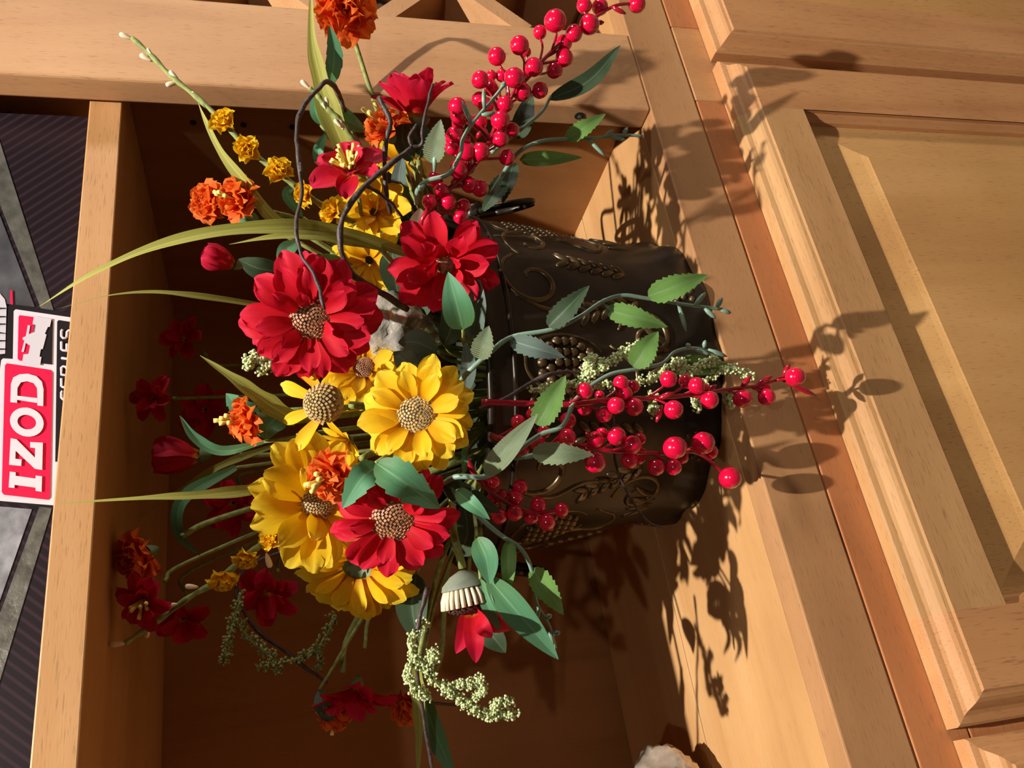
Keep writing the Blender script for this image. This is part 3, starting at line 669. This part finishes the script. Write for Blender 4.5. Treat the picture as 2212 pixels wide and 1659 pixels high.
carnation('bright orange carnation beside its shaded twin', 512, 430, .082, (-.45, .1, .7), 52, 2, 5)
carnation('shaded red-orange carnation tucked under the shelf edge', 450, 436, .045, (-.3, -.1, .8), 46, 3, 0)
carnation('orange carnation with pale stamens beside the upright red gerbera', 830, 275, .085, (-.45, .55, .6), 50, 4, 6)
carnation('orange carnation with stamens under the broad olive leaf', 532, 908, .105, (-.75, -.1, .5), 54, 5, 5)
carnation('orange carnation lying on the splayed yellow gerbera', 716, 1026, .16, (-.35, -.2, .85), 62, 6, 6)
carnation('tawny carnation hanging below the shelf edge', 298, 1205, .075, (-.5, -.25, .7), 60, 7, 0)
carnation('shaded orange carnation behind the shaded red blossom', 722, 1548, .06, (-.1, -.8, .4), 40, 8, 1)
carnation('shaded orange carnation behind the pale green flower spike', 878, 1528, .07, (-.3, -.3, .8), 44, 9, 0)
# ---- berry sprays
BERRY = new_mesh('berry', *ball((0, 0, 0), 1, 20, 13)); BERRY.materials.append(berry_m)
def spray(label, stem, berries, w0, seed, rs=.0017):
    rnd = random.Random(seed); pts = spline([P(*q) for q in stem], 6); rt = thing('berry_spray', label, 'berry spray', foot(pts[0]), 'lacquered berry sprays')
    obj('stem', tube(pts, (rs, rs*.6), 7), stem_r, rt)
    for (x, y, r) in berries:
        a = min(pts, key=lambda p: (Vector(((p-CAM).dot(AX)/(p-CAM).dot(AZ)*F+1106-x, (p-CAM).dot(AY)/(p-CAM).dot(AZ)*F+829.5-y))).length)
        # keep the berry near the stem's own depth; bigger ones stand nearer
        wa = -(a-PAIL).dot(FH); w = wa+(r-18)*.0016+rnd.uniform(-.004, .004); c = P(x, y, w); R = r*pxm(x, y, w)
        M = Matrix.Translation(c) @ Matrix.Rotation(rnd.uniform(0, 6), 4, 'X') @ Matrix.Diagonal((R, R, R*rnd.uniform(.97, 1.06), 1))
        put('berry', BERRY, None, rt, M)
        i = pts.index(a); b = pts[max(0, i-3)]
        if (c-b).length > R*1.2: obj('stalk', tube(spline([b, b.lerp(c, .55)+Vector((0, 0, -.002)), c-(c-b).normalized()*R*.85], 3), .0008, 5), stem_r, rt)
    return rt
def nib(rt, p, q, wd, m, pts=None):
    a, b = P(*p), P(*q); obj('bract', tube([a, a.lerp(b, .35), a.lerp(b, .7), b], lambda t: .0005+.0013*math.sin(math.pi*t), 6), m, rt)
rt = spray('long red berry spray reaching across the right stile', [(905, 520, .09), (915, 470, .10), (955, 420, .10), (1010, 375, .10), (1055, 310, .098), (1085, 240, .092), (1140, 165, .085), (1215, 90, .078), (1275, 45, .072), (1330, 12, .068), (1385, 8, .066)],
    [(1199,45,24),(1376,9,19),(1262,12,17),(1296,15,18),(1273,53,22),(1166,70,15),(1240,72,19),(1122,98,21),(1136,112,12),(1218,93,18),(1219,125,20),(1153,145,21),(1111,168,22),(1198,152,18),(1128,199,20),(1166,195,18),(1073,122,20),(1037,172,19),(1061,163,12),(1084,163,14),(1061,192,16),(988,230,20),(990,250,18),(990,266,15),(982,293,19),(977,320,16),(1035,214,16),(1049,228,18),(1081,260,21),(1035,263,18),(1091,225,18),(1106,281,16),(1081,301,18),(1008,328,20),(1038,328,20),(1095,340,18),(990,366,20),(1012,363,14),(940,389,18),(953,411,17),(1014,399,18),(1037,407,19),(928,436,17),(968,436,18),(1001,445,16),(995,468,17),(965,305,14),(1003,300,14)], .1, 1)
for p, q in (((1320, 14, .07), (1352, 30, .072)), ((1285, 50, .072), (1305, 48, .075)), ((1030, 300, .1), (1038, 285, .105)), ((985, 385, .1), (976, 398, .105)), ((1020, 310, .1), (990, 298, .11))): nib(rt, p, q, 8, stem_r)
rt = spray('red berry spray ending past the pail foot over the door', [(1040, 868, .155), (1140, 872, .158), (1240, 873, .162), (1330, 862, .162), (1410, 860, .160), (1500, 852, .158), (1580, 840, .155), (1640, 832, .152), (1700, 812, .150)],
    [(1263,845,19),(1295,854,11),(1341,827,17),(1367,835,15),(1348,850,18),(1331,876,19),(1370,879,20),(1263,881,17),(1305,895,18),(1444,819,19),(1482,824,16),(1505,833,19),(1455,885,21),(1533,864,20),(1604,861,20),(1651,841,16),(1656,858,19),(1718,814,21),(1522,842,14)], .15, 2)
for p, q in (((1690, 815, .15), (1706, 786, .152)), ((1690, 822, .15), (1764, 855, .152)), ((1600, 838, .154), (1622, 812, .156)), ((1630, 834, .152), (1668, 812, .153)), ((1420, 862, .16), (1455, 848, .164)), ((1430, 875, .16), (1418, 912, .163)), ((1520, 848, .157), (1548, 832, .16))): nib(rt, p, q, 8, stem_r)
rt = spray('red berry spray with single berry hanging off its end', [(1060, 942, .13), (1140, 958, .145), (1210, 962, .15), (1270, 965, .152), (1330, 975, .153), (1420, 979, .152), (1500, 976, .150), (1550, 1010, .149), (1560, 1025, .148)],
    [(1227,908,18),(1225,945,20),(1223,929,15),(1287,950,19),(1301,937,14),(1332,942,21),(1366,961,21),(1382,948,14),(1360,995,18),(1380,990,14),(1286,999,23),(1458,967,25),(1474,988,14),(1417,1009,19),(1455,1009,18),(1519,957,25),(1535,976,16),(1577,1032,24),(1120,912,17),(1150,895,14),(1175,933,15),(1161,957,18),(1127,973,17)], .15, 3)
for p, q in (((1280, 960, .15), (1266, 934, .155)), ((1400, 978, .15), (1372, 965, .152))): nib(rt, p, q, 8, stem_r)
spray('shaded red berry spray below the pale vine leaves', [(1005, 985, .12), (1030, 1030, .122), (1070, 1070, .122), (1115, 1095, .122), (1160, 1108, .122), (1205, 1104, .122)],
    [(1124,1052,17),(1113,1075,18),(1112,1108,18),(1163,1091,18),(1147,1116,17),(1181,1128,19),(1213,1102,16),(1065,1042,17),(1084,1070,14),(1078,1115,18),(1066,1078,15)], .12, 4)
# ---- vines
def vine(label, stem, leaves, tips, seed, r=.0013):
    pts = spline([P(*q) for q in stem], 6); rt = thing('leafy_vine', label, 'vine', foot(pts[0]), 'trailing silk vines')
    obj('stem', tube(pts, (r*1.15, r*.7), 7), stem_b, rt)
    for (a, b, wd, m, kw) in leaves:
        mid = ((a[0]+b[0])/2+kw.pop('dx', 0), (a[1]+b[1])/2+kw.pop('dy', 0), (a[2]+b[2])/2+kw.pop('dw', .004))
        leaf_obj(rt, ([a, mid, b], wd), m, teeth=kw.pop('teeth', 10), amp=kw.pop('amp', .11), shape=kw.pop('shape', 'ovate'), cup=kw.pop('cup', .22), **kw)
    for p, q in tips:
        a, b = P(*p), P(*q); obj('tip', tube([a, a.lerp(b, .4), a.lerp(b, .75), b], lambda t: .0004+.0011*math.sin(math.pi*min(1, t*.9+.1)), 6), stem_b, rt)
    return rt
vine('vine across the pail with five scalloped leaves', [(985, 838, .13), (1010, 805, .145), (1060, 760, .15), (1105, 728, .152), (1190, 712, .155), (1250, 685, .157), (1300, 652, .158), (1345, 638, .158), (1400, 645, .157), (1480, 658, .155), (1560, 668, .153)],
    [((1034, 775, .15), (1056, 704, .155), 46, leaf_p, {}), ((1102, 735, .152), (1220, 772, .16), 44, leaf_g, {}), ((1185, 706, .155), (1273, 617, .165), 46, leaf_d, {}), ((1310, 668, .158), (1442, 706, .165), 46, leaf_v, {}), ((1400, 640, .157), (1529, 594, .165), 52, leaf_v, {})],
    [((1465, 655, .155), (1482, 716, .158)), ((1500, 660, .155), (1524, 632, .157)), ((1520, 664, .154), (1546, 688, .156)), ((1548, 665, .153), (1560, 643, .155)), ((1555, 668, .153), (1579, 676, .153)), ((1308, 660, .158), (1325, 672, .158))], 1)
vine('long vine with pale leaves winding between the berry sprays', [(950, 1050, .14), (985, 1030, .155), (1045, 1030, .16), (1085, 1010, .162), (1105, 985, .163), (1165, 940, .164), (1215, 920, .164), (1240, 868, .162), (1275, 835, .156), (1320, 808, .152), (1375, 797, .150), (1430, 785, .149), (1458, 760, .148), (1500, 752, .147), (1555, 766, .146)],
    [((1048, 1025, .16), (1162, 893, .185), 48, leaf_p, {'teeth': 0}), ((1160, 918, .165), (1222, 811, .17), 56, leaf_v, {}), ((1150, 978, .166), (1282, 982, .175), 48, leaf_p, {}), ((1368, 792, .15), (1422, 716, .155), 54, leaf_v, {}), ((1462, 785, .12), (1590, 795, .125), 44, leaf_v, {'teeth': 0})],
    [((1110, 992, .163), (1190, 975, .167)), ((1490, 753, .147), (1484, 742, .149)), ((1520, 752, .147), (1524, 735, .149)), ((1530, 755, .147), (1570, 770, .147)), ((1500, 754, .147), (1535, 766, .148))], 2)
vine('vine trailing down to the left of the pail', [(950, 1048, .14), (1000, 1080, .148), (1045, 1125, .15), (1085, 1158, .15), (1125, 1185, .15), (1148, 1230, .148), (1158, 1300, .146), (1185, 1350, .145), (1200, 1400, .145)],
    [((958, 1046, .145), (1082, 1108, .15), 50, leaf_d, {'teeth': 0}), ((985, 1058, .155), (1058, 1122, .165), 36, leaf_s, {'teeth': 0}), ((1100, 1165, .15), (1096, 1296, .155), 34, leaf_v, {'teeth': 0}), ((1150, 1228, .148), (1217, 1328, .155), 50, leaf_v, {})],
    [((1166, 1310, .146), (1157, 1345, .148)), ((1178, 1335, .146), (1192, 1328, .148)), ((1195, 1370, .145), (1210, 1365, .147)), ((1186, 1355, .145), (1196, 1398, .145))], 3)
vine('vine running up the long berry spray with one round leaf', [(900, 440, .10), (903, 410, .11), (925, 390, .115), (970, 375, .118), (995, 330, .12), (1000, 300, .12), (1025, 260, .12), (1060, 220, .118), (1090, 182, .115)],
    [((932, 352, .125), (952, 258, .13), 46, leaf_p, {'teeth': 12})],
    [((938, 372, .125), (942, 310, .128)), ((1018, 268, .12), (998, 218, .122)), ((1046, 236, .12), (1045, 192, .122)), ((1040, 248, .12), (1070, 244, .12)), ((1082, 192, .115), (1092, 176, .116)), ((915, 400, .115), (908, 412, .117))], 4)
vine('vine with narrow leaves pointing at the cabinet floor corner', [(1060, 420, .07), (1100, 355, .075), (1125, 325, .078), (1170, 305, .08), (1225, 300, .08), (1290, 298, .079), (1340, 292, .078), (1388, 294, .077)],
    [((1222, 302, .08), (1308, 246, .085), 36, leaf_v, {}), ((1122, 345, .075), (1258, 340, .08), 34, leaf_v, {'teeth': 0}), ((1095, 380, .06), (1040, 460, .065), 40, leaf_d, {}), ((1110, 350, .06), (1085, 440, .062), 34, leaf_d, {})],
    [((1305, 297, .08), (1325, 280, .081)), ((1345, 292, .078), (1356, 275, .079)), ((1270, 300, .08), (1308, 338, .081)), ((1320, 296, .078), (1352, 302, .079))], 5)
vine('vine ending in one long dark pointed leaf on the stile', [(1060, 330, .07), (1105, 295, .075), (1140, 268, .078), (1172, 240, .08), (1190, 208, .08)],
    [((1184, 216, .08), (1340, 98, .082), 40, leaf_d, {'teeth': 0, 'dx': 12, 'dy': 16, 'shape': 'oval'}), ((1118, 300, .06), (1150, 195, .062), 44, leaf_d, {'teeth': 0})], [], 6)
# ---- grass blades
def grass(label, pts, wd, roll=30., cup=.35, m=blade):
    p = spline([P(*q) for q in pts], 9); h = wd*.5*pxm(*pts[0])
    rt = thing('grass_blade', label, 'grass blade', foot(p[0]), 'olive grass blades')
    ph = pts[0][0]
    obj('blade', ribbon(p, lambda t: h*max(.03, min(1, .6+t*1.6)*min(1, (1-t)*1.7)**.85*(1+.10*math.sin(t*23+ph))), -AZ, cup, 4, roll=lambda t: roll*(.4+t)), m, rt)
    if (p[0]-FOAM).length > .03: obj('stem', tube(spline([foot(p[0]), foot(p[0]).lerp(p[0], .5)+Vector((0, 0, .01)), p[0]], 5), .0016, 6), stem_g, rt)
    return rt
grass('longest olive blade arching over the shelf edge to the red label', [(880, 548, .10), (760, 508, .12), (640, 492, .135), (480, 500, .14), (330, 535, .14), (200, 592, .135), (85, 662, .125)], 30, 20)
grass('short olive blade lying along the longest one', [(820, 535, .11), (700, 512, .12), (600, 512, .125), (495, 528, .125)], 26, 30)
grass('twisted thin olive blade behind the large red gerbera', [(640, 680, .09), (540, 657, .10), (420, 640, .11), (330, 632, .115), (230, 640, .12), (122, 668, .122)], 16, 50)
grass('olive blade curving up under the budded golden branch', [(650, 500, .07), (590, 470, .08), (535, 400, .085), (480, 330, .085), (445, 260, .085), (428, 222, .084)], 26, -25)
grass('broad upright olive blade in front of the stile', [(790, 420, .06), (748, 330, .072), (712, 240, .08), (690, 160, .082), (674, 80, .082), (672, -30, .082)], 46, 0, .4)
grass('broad pointed olive blade above the orange carnation', [(640, 910, .10), (590, 880, .105), (520, 828, .11), (432, 768, .11)], 40, 20, .3)
grass('straight level olive blade ending on the shelf edge', [(640, 1040, .11), (555, 1058, .125), (440, 1070, .135), (320, 1076, .14), (124, 1088, .14)], 24, 40)
grass('hanging olive blade beside the dark twig', [(900, 1440, .10), (905, 1500, .10), (906, 1580, .10), (902, 1700, .10)], 32, 15)
grass('dim olive blade deep inside behind the closed bud', [(600, 960, .02), (480, 1005, .02), (390, 1060, .02), (300, 1118, .02)], 16, 20)
# ---- leafy stems
def leaves(label, items, group=None, name='leaf_sprig', stem=True):
    rt = thing(name, label, 'leaves', foot(P(*items[0][0][0])), group)
    for spec in items:
        pts, wd, m, kw = (list(spec)+[{}])[:4] if len(spec) == 3 else spec
        leaf_obj(rt, (pts, wd), m, **kw)
        if stem:
            b = P(*pts[0]); g = foot(b); obj('stem', tube(spline([g, g.lerp(b, .6)+Vector((0, 0, .008)), b], 5), (.0016, .0010), 6), stem_g, rt)
    return rt
leaves('broad toothed green leaf pair shading the red gerbera', [([(812, 1000, .175), (870, 1040, .182), (950, 1098, .175)], 78, leaf_s, {'teeth': 5, 'amp': .1, 'roll': -15.}), ([(818, 1005, .172), (780, 1035, .178), (740, 1098, .172)], 58, leaf_s, {'teeth': 5, 'amp': .1})])
leaves('upright smooth green leaf beside the pail rim', [([(1000, 712, .14), (985, 650, .15), (968, 588, .148)], 66, leaf_s, {'shape': 'ovate'})])
leaves('long green leaf pair hanging left of the pail', [([(1030, 1160, .155), (1050, 1205, .16), (1058, 1262, .158)], 54, leaf_s, {}), ([(1052, 1245, .155), (1120, 1325, .162), (1206, 1424, .16)], 62, leaf_s, {'shape': 'oval'}), ([(1038, 1250, .152), (1055, 1310, .158), (1080, 1364, .156)], 30, leaf_s, {})])
leaves('dark green leaf beside the broad upright blade', [([(712, 190, .075), (722, 120, .08), (712, 55, .08)], 36, leaf_s, {'teeth': 6, 'amp': .06, 'roll': 25.}), ([(693, 270, .075), (682, 235, .078), (690, 190, .078)], 26, leaf_s, {})])
leaves('green leaf pair behind the pale budded stem', [([(698, 228, .07), (740, 255, .075), (792, 285, .072)], 46, leaf_s, {}), ([(692, 360, .06), (688, 325, .065), (706, 285, .065)], 24, leaf_s, {}), ([(655, 470, .06), (620, 420, .07), (645, 398, .07)], 22, leaf_s, {})])
leaves('curled slender green leaves reaching into the dark corner', [([(570, 955, .09), (480, 975, .095), (420, 945, .095), (388, 898, .095)], 24, leaf_s, {'shape': 'blade', 'roll': 35.}), ([(510, 1010, .05), (400, 1075, .055), (388, 1150, .055), (432, 1200, .055)], 32, leaf_s, {'shape': 'blade', 'roll': 20.})])
leaves('green leaves around the closed red bud', [([(640, 520, .08), (618, 545, .09), (606, 590, .09)], 38, leaf_s, {}), ([(740, 560, .07), (690, 580, .08), (640, 605, .078)], 50, leaf_s, {}), ([(620, 590, .06), (560, 580, .065), (515, 560, .065)], 48, leaf_d, {})])
leaves('dark fabric leaves behind the curved twig', [([(900, 500, .05), (865, 440, .06), (838, 370, .06)], 48, leaf_d, {}), ([(890, 490, .06), (850, 500, .07), (800, 505, .07)], 40, leaf_s, {}), ([(905, 520, .05), (860, 520, .06), (815, 530, .06)], 52, leaf_d, {}), ([(880, 560, .05), (840, 560, .06), (805, 570, .06)], 44, leaf_d, {}), ([(880, 430, .07), (862, 390, .075), (872, 330, .07)], 34, leaf_g, {})])
leaves('grey green leaves between the crinkled wrap and the yellow gerbera', [([(945, 760, .10), (900, 740, .11), (860, 740, .11)], 56, leaf_g, {'roll': 20.}), ([(930, 790, .10), (885, 785, .11), (850, 760, .11)], 56, leaf_g, {}), ([(960, 745, .09), (975, 700, .10), (960, 650, .10)], 50, leaf_d, {})])
leaves('curled grey leaf standing at the pail rim', [([(1022, 730, .115), (1028, 670, .122), (1034, 600, .12)], 44, leaf_g, {'cup': .8, 'shape': 'blade'}), ([(1005, 850, .11), (1012, 790, .12), (1005, 740, .12)], 34, leaf_g, {})])
leaves('dark green leaves hanging at the lower left of the bouquet', [([(900, 1240, .08), (890, 1310, .085), (905, 1390, .085)], 70, leaf_d, {}), ([(1020, 1330, .09), (1060, 1370, .10), (1092, 1410, .10)], 56, leaf_d, {}), ([(990, 1200, .11), (1010, 1150, .12), (1000, 1080, .12)], 70, leaf_d, {}), ([(905, 1480, .08), (935, 1570, .085), (985, 1690, .085)], 54, leaf_s, {'shape': 'blade', 'roll': 20.}), ([(690, 1490, .06), (700, 1530, .065), (725, 1570, .065)], 34, leaf_d, {})])
leaves('broad olive leaf edges behind the bright orange carnations', [([(620, 885, .08), (580, 920, .09), (575, 950, .09)], 60, leaf_s, {}), ([(560, 900, .07), (520, 880, .075), (488, 850, .075)], 46, leaf_s, {'teeth': 4, 'amp': .12}), ([(560, 480, .06), (530, 470, .065), (500, 490, .065)], 30, leaf_s, {}), ([(640, 940, .07), (690, 960, .08), (730, 1000, .08)], 50, leaf_d, {})])
leaves('brown edged dark leaf behind the edge-on red gerbera', [([(860, 640, .07), (850, 570, .085), (848, 540, .085)], 60, leaf_d, {}), ([(880, 690, .07), (905, 640, .08), (900, 590, .08)], 70, leaf_d, {}), ([(895, 520, .08), (905, 480, .09), (908, 450, .09)], 40, plain('brown_dry_leaf', (.16, .09, .05), .6), {})])
leaves('dark sepals below the upright red gerbera', [([(890, 350, .07), (870, 300, .08), (875, 250, .08)], 40, leaf_d, {}), ([(905, 340, .07), (915, 300, .08), (900, 265, .08)], 44, leaf_d, {}), ([(860, 310, .06), (815, 270, .065), (800, 240, .065)], 40, leaf_d, {})])
leaves('slender green leaf standing beside the yellow gerbera rim', [([(1002, 1025, .13), (1004, 985, .14), (1000, 945, .14)], 14, leaf_s, {})])
# ---- twigs
def twig(label, paths, r0=.0016, r1=.0008):
    rt = thing('bare_twig', label, 'twig', foot(P(*paths[0][0])), 'dark bare twigs'); n_ = 0
    for q in paths:
        p = spline([P(*a) for a in q], 7)
        p = [a+Vector((noise.noise(a*160), noise.noise(a*160+Vector((9, 0, 0))), noise.noise(a*160+Vector((0, 9, 0)))))*.0006 for a in p]
        obj('twig' if n_ else 'main_twig', tube(p, lambda t: .76*(r0+(r1-r0)*t)*(1+.15*math.sin(t*31))*(1 if not n_ else .62), 7), bark, rt); n_ += 1
    return rt
twig('dark twig looping in front of the stile into the red gerbera', [[(700, 668, .16), (683, 605, .155), (652, 550, .15), (640, 490, .147), (652, 420, .143), (646, 350, .14), (640, 300, .137), (648, 245, .132), (672, 208, .125), (705, 178, .115), (728, 195, .10), (745, 240, .085)], [(650, 352, .142), (652, 372, .143)]], .0011, .0019)
twig('thick forked dark twig curving through the yellow petals', [[(880, 668, .11), (810, 625, .12), (760, 590, .125), (738, 545, .13), (735, 490, .132), (752, 445, .133), (800, 390, .132), (850, 350, .13), (890, 318, .126)], [(890, 318, .126), (886, 295, .127), (900, 270, .127)], [(890, 318, .126), (912, 310, .128), (912, 280, .13), (922, 235, .13), (934, 180, .128)], [(790, 400, .131), (835, 430, .12), (870, 470, .11)]], .0023, .0018)
twig('short upright twig stub in front of the stamened orange carnation', [[(845, 460, .10), (835, 420, .11), (830, 340, .115), (838, 290, .118), (842, 260, .118), (818, 210, .116)]], .0016, .0019)
twig('dark twig hanging down beside the pale flower spike', [[(925, 1270, .12), (905, 1340, .125), (897, 1400, .125), (905, 1480, .122), (920, 1580, .12), (942, 1700, .118)]], .0018, .0014)
twig('dim curved twig among the shaded blossoms', [[(660, 1180, .05), (560, 1210, .05), (510, 1262, .05), (545, 1350, .052), (620, 1410, .053), (705, 1475, .052)]], .0016, .0014)
twig('grey twig lying across the pail front', [[(1035, 885, .135), (1090, 862, .14), (1150, 825, .14), (1210, 805, .138), (1275, 808, .135), (1315, 840, .13), (1325, 910, .125), (1330, 1000, .12), (1360, 1070, .118), (1400, 1125, .116), (1442, 1144, .116)]], .0019, .0008)
twig('thin straight dark twig crossing the shaded red blossom', [[(1000, 1522, .05), (880, 1518, .06), (760, 1512, .065)]], .0011, .0013)
# ---- budded golden branches
def ruffled(c, nn, R, seed, m, name, rt, kind='ruffle'):
    rnd = random.Random(seed); Mf = frame(c, nn); v = []; f = []; uv = []
    for (n, ln, el, z0) in ((5, .95, 30, 0), (5, .9, 55, .1), (4, .8, 78, .2)):
        for i in range(n):
            M = Mf @ Matrix.Rotation(math.radians(360*i/n+rnd.uniform(-20, 20)), 4, 'Z') @ Matrix.Translation((.03*R, 0, (z0-.4)*R)) @ Matrix.Rotation(math.radians(-el), 4, 'Y')
            g = petal(kind, rnd.randint(0, 5)); b = len(v); v += [M @ (p*R*ln*1.25) for p in g[0]]; f += [tuple(k+b for k in q) for q in g[1]]; uv += g[2]
    return obj(name, (v, f, uv), m, rt)
def branch(label, stem, flowers, buds, seed):
    pts = spline([P(*q) for q in stem], 6); rt = thing('budded_branch', label, 'flower branch', foot(pts[0]), None)
    obj('stem', tube(pts, lambda t: .0021-.0008*t+.0003*math.sin(t*60), 7), stem_g, rt)
    for i, (x, y, w, R, nr) in enumerate(flowers): ruffled(P(x, y, w), N(*nr), 1.25*R*pxm(x, y, w), seed*20+i, gold_bl, 'blossom', rt)
    for (x, y, w, x2, y2) in buds:
        a, b = P(x, y, w), P(x2, y2, w); d = b-a
        obj('bud', tube([a, a+d*.2, a+d*.45, a+d*.72, a+d*.92, b], lambda t: d.length*(.07+.21*math.sin(math.pi*min(1, t*.93+.05))**1.0*(.35+.65*t)), 9), cream, rt)
    return rt
branch('golden blossom branch with cream buds reaching over the stile', [(800, 500, .07), (720, 458, .085), (660, 420, .09), (600, 372, .092), (535, 322, .09), (480, 262, .086), (425, 210, .08), (370, 165, .075), (325, 118, .07), (285, 82, .066)],
    [(484, 265, .09, 27, (-.2, .4, .8)), (535, 321, .094, 25, (.1, -.3, .8)), (602, 370, .096, 27, (.2, .2, .8)), (660, 420, .095, 24, (-.5, -.1, .7)), (718, 457, .09, 26, (-.5, .2, .7))],
    [(286, 84, .066, 258, 73), (330, 132, .07, 302, 118), (328, 118, .071, 318, 104), (385, 178, .076, 358, 184), (385, 172, .076, 366, 153), (425, 205, .08, 414, 198), (432, 212, .08, 424, 206)], 1)
branch('golden blossom branch with cream buds hanging under the shelf', [(700, 1130, .07), (620, 1150, .085), (585, 1162, .088), (528, 1205, .088), (470, 1255, .085), (410, 1290, .08), (350, 1335, .076), (300, 1370, .088), (268, 1392, .094)],
    [(588, 1162, .092, 25, (-.3, .1, .8)), (530, 1204, .092, 24, (.1, -.5, .7)), (482, 1248, .09, 28, (.2, -.6, .6))],
    [(272, 1390, .094, 237, 1392), (322, 1352, .083, 316, 1378), (335, 1345, .08, 328, 1352), (386, 1305, .078, 360, 1308), (428, 1268, .083, 400, 1266), (575, 1195, .088, 584, 1226), (600, 1180, .09, 612, 1196), (604, 1180, .09, 622, 1190)], 2)
branch('pale stem with cream buds in front of the broad blade', [(800, 345, .085), (768, 310, .095), (735, 262, .1), (705, 232, .1), (685, 205, .1), (668, 190, .1)], [],
    [(670, 192, .1, 650, 174), (704, 236, .101, 696, 222), (710, 232, .1, 703, 210), (738, 275, .101, 722, 258), (742, 280, .1, 730, 250), (782, 328, .098, 768, 316), (765, 316, .098, 782, 332)], 3)
# ---- pale green flower spikes
def spike(label, paths, seed, m=floret, dens=1., rpx=7, spread=12):
    rnd = random.Random(seed); p0 = P(*paths[0][0]); rt = thing('flower_spike', label, 'flower spike', foot(p0), None)
    for q in paths:
        p = spline([P(*a) for a in q], 8); s = pxm(*q[0])
        o = obj('stem', tube(p, (.0010, .0006), 6), stem_g, rt); g = []
        n = int(len(p)*4.5*dens)
        for i in range(n):
            c = p[min(len(p)-1, int(rnd.random()**.8*len(p)))]; d = Vector((rnd.gauss(0, 1), rnd.gauss(0, 1), rnd.gauss(0, 1))).normalized()*rnd.uniform(.4, 1)*spread*s
            e = c+d; g.append(tube([c, e], .0004, 4)); 
            for k in range(3): g.append(ball(e+Vector((rnd.gauss(0, 1), rnd.gauss(0, 1), rnd.gauss(0, 1)))*.0008, rpx*s*rnd.uniform(.28, .52), 6, 4))
        o = obj('florets', join(*g), m, rt); o['kind'] = 'stuff'
    return rt
spike('large pale green flower spike drooping at the left', [[(915, 1340, .12), (890, 1385, .13), (898, 1420, .135), (935, 1465, .138), (990, 1510, .14), (1050, 1545, .14), (1110, 1540, .14)], [(900, 1420, .135), (882, 1450, .137), (895, 1485, .138), (920, 1505, .138)], [(955, 1485, .138), (1000, 1478, .14), (1035, 1470, .14)], [(1005, 1515, .139), (1040, 1495, .141), (1038, 1470, .141)], [(1060, 1545, .14), (1075, 1520, .142), (1100, 1515, .142)], [(925, 1440, .136), (935, 1420, .137), (937, 1405, .138)]], 1, dens=1.1)
spike('pale green flower spike lying on the pail front', [[(1240, 830, .135), (1268, 808, .14), (1310, 785, .142), (1350, 760, .142), (1385, 742, .142)], [(1275, 810, .14), (1270, 785, .141), (1285, 775, .141)]], 2, dens=1.2)
spike('pale green flower spike tangled in the lower berry spray', [[(1150, 842, .135), (1200, 836, .138), (1290, 832, .14), (1370, 826, .14), (1420, 812, .14), (1450, 786, .14), (1480, 785, .14)], [(1420, 815, .14), (1490, 800, .14), (1530, 780, .14), (1545, 775, .14)], [(1530, 820, .138), (1560, 800, .138), (1590, 800, .138), (1622, 812, .138)], [(1405, 850, .138), (1415, 875, .138), (1408, 890, .138)], [(1500, 850, .138), (1508, 880, .138)], [(1570, 850, .138), (1580, 875, .138)]], 3, dens=.8)
spike('small pale green sprig beside the large red gerbera', [[(610, 790, .10), (575, 780, .11), (545, 770, .112), (535, 790, .112)], [(580, 785, .11), (565, 800, .11)]], 4, dens=.7, rpx=8)
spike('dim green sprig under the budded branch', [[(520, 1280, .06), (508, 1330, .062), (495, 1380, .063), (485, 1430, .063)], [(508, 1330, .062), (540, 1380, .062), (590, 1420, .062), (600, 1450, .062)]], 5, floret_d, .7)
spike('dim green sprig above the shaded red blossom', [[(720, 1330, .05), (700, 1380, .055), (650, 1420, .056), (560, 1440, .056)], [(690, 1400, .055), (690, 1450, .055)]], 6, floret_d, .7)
# ---- crinkled cellophane
def crumple(name, c, r, seed, sq, nu=44, nv=30, amp=.22):
    g = ball((0, 0, 0), 1, nu, nv); v = []
    for p in g[0]:
        k = 1+amp*(noise.noise(p*2.1+Vector((seed, 0, 0)))+.6*abs(noise.noise(p*4.7+Vector((0, seed, 0))))+.35*abs(noise.noise(p*9.5+Vector((0, 0, seed))))-.3)
        v.append(c+Vector((p.x*sq[0], p.y*sq[1], p.z*sq[2]))*(k*r))
    return v, g[1]
o = obj('cellophane_wrap', crumple('w', P(850, 712, .062), .025, 3, (1.15, .9, 1.05), amp=.3), foil); tag(o, 'crinkled clear plastic wrap pushed between the stems', 'plastic wrap')
cb = onZ(1446, 1756, .036); 
o = obj('cellophane_bundle', crumple('b', Vector((cb.x, cb.y, .0345)), .032, 8, (1.15, 1.0, 1.05), amp=.2), foil2); tag(o, 'crumpled silvery wrapped bundle on the cabinet floor beside the pail', 'wrapped bundle')
zmin = min(v_.co.z for v_ in o.data.vertices); o.location.z = -zmin+.0002
for o in bpy.data.objects:
    if '_base' in o.keys(): del o['_base']
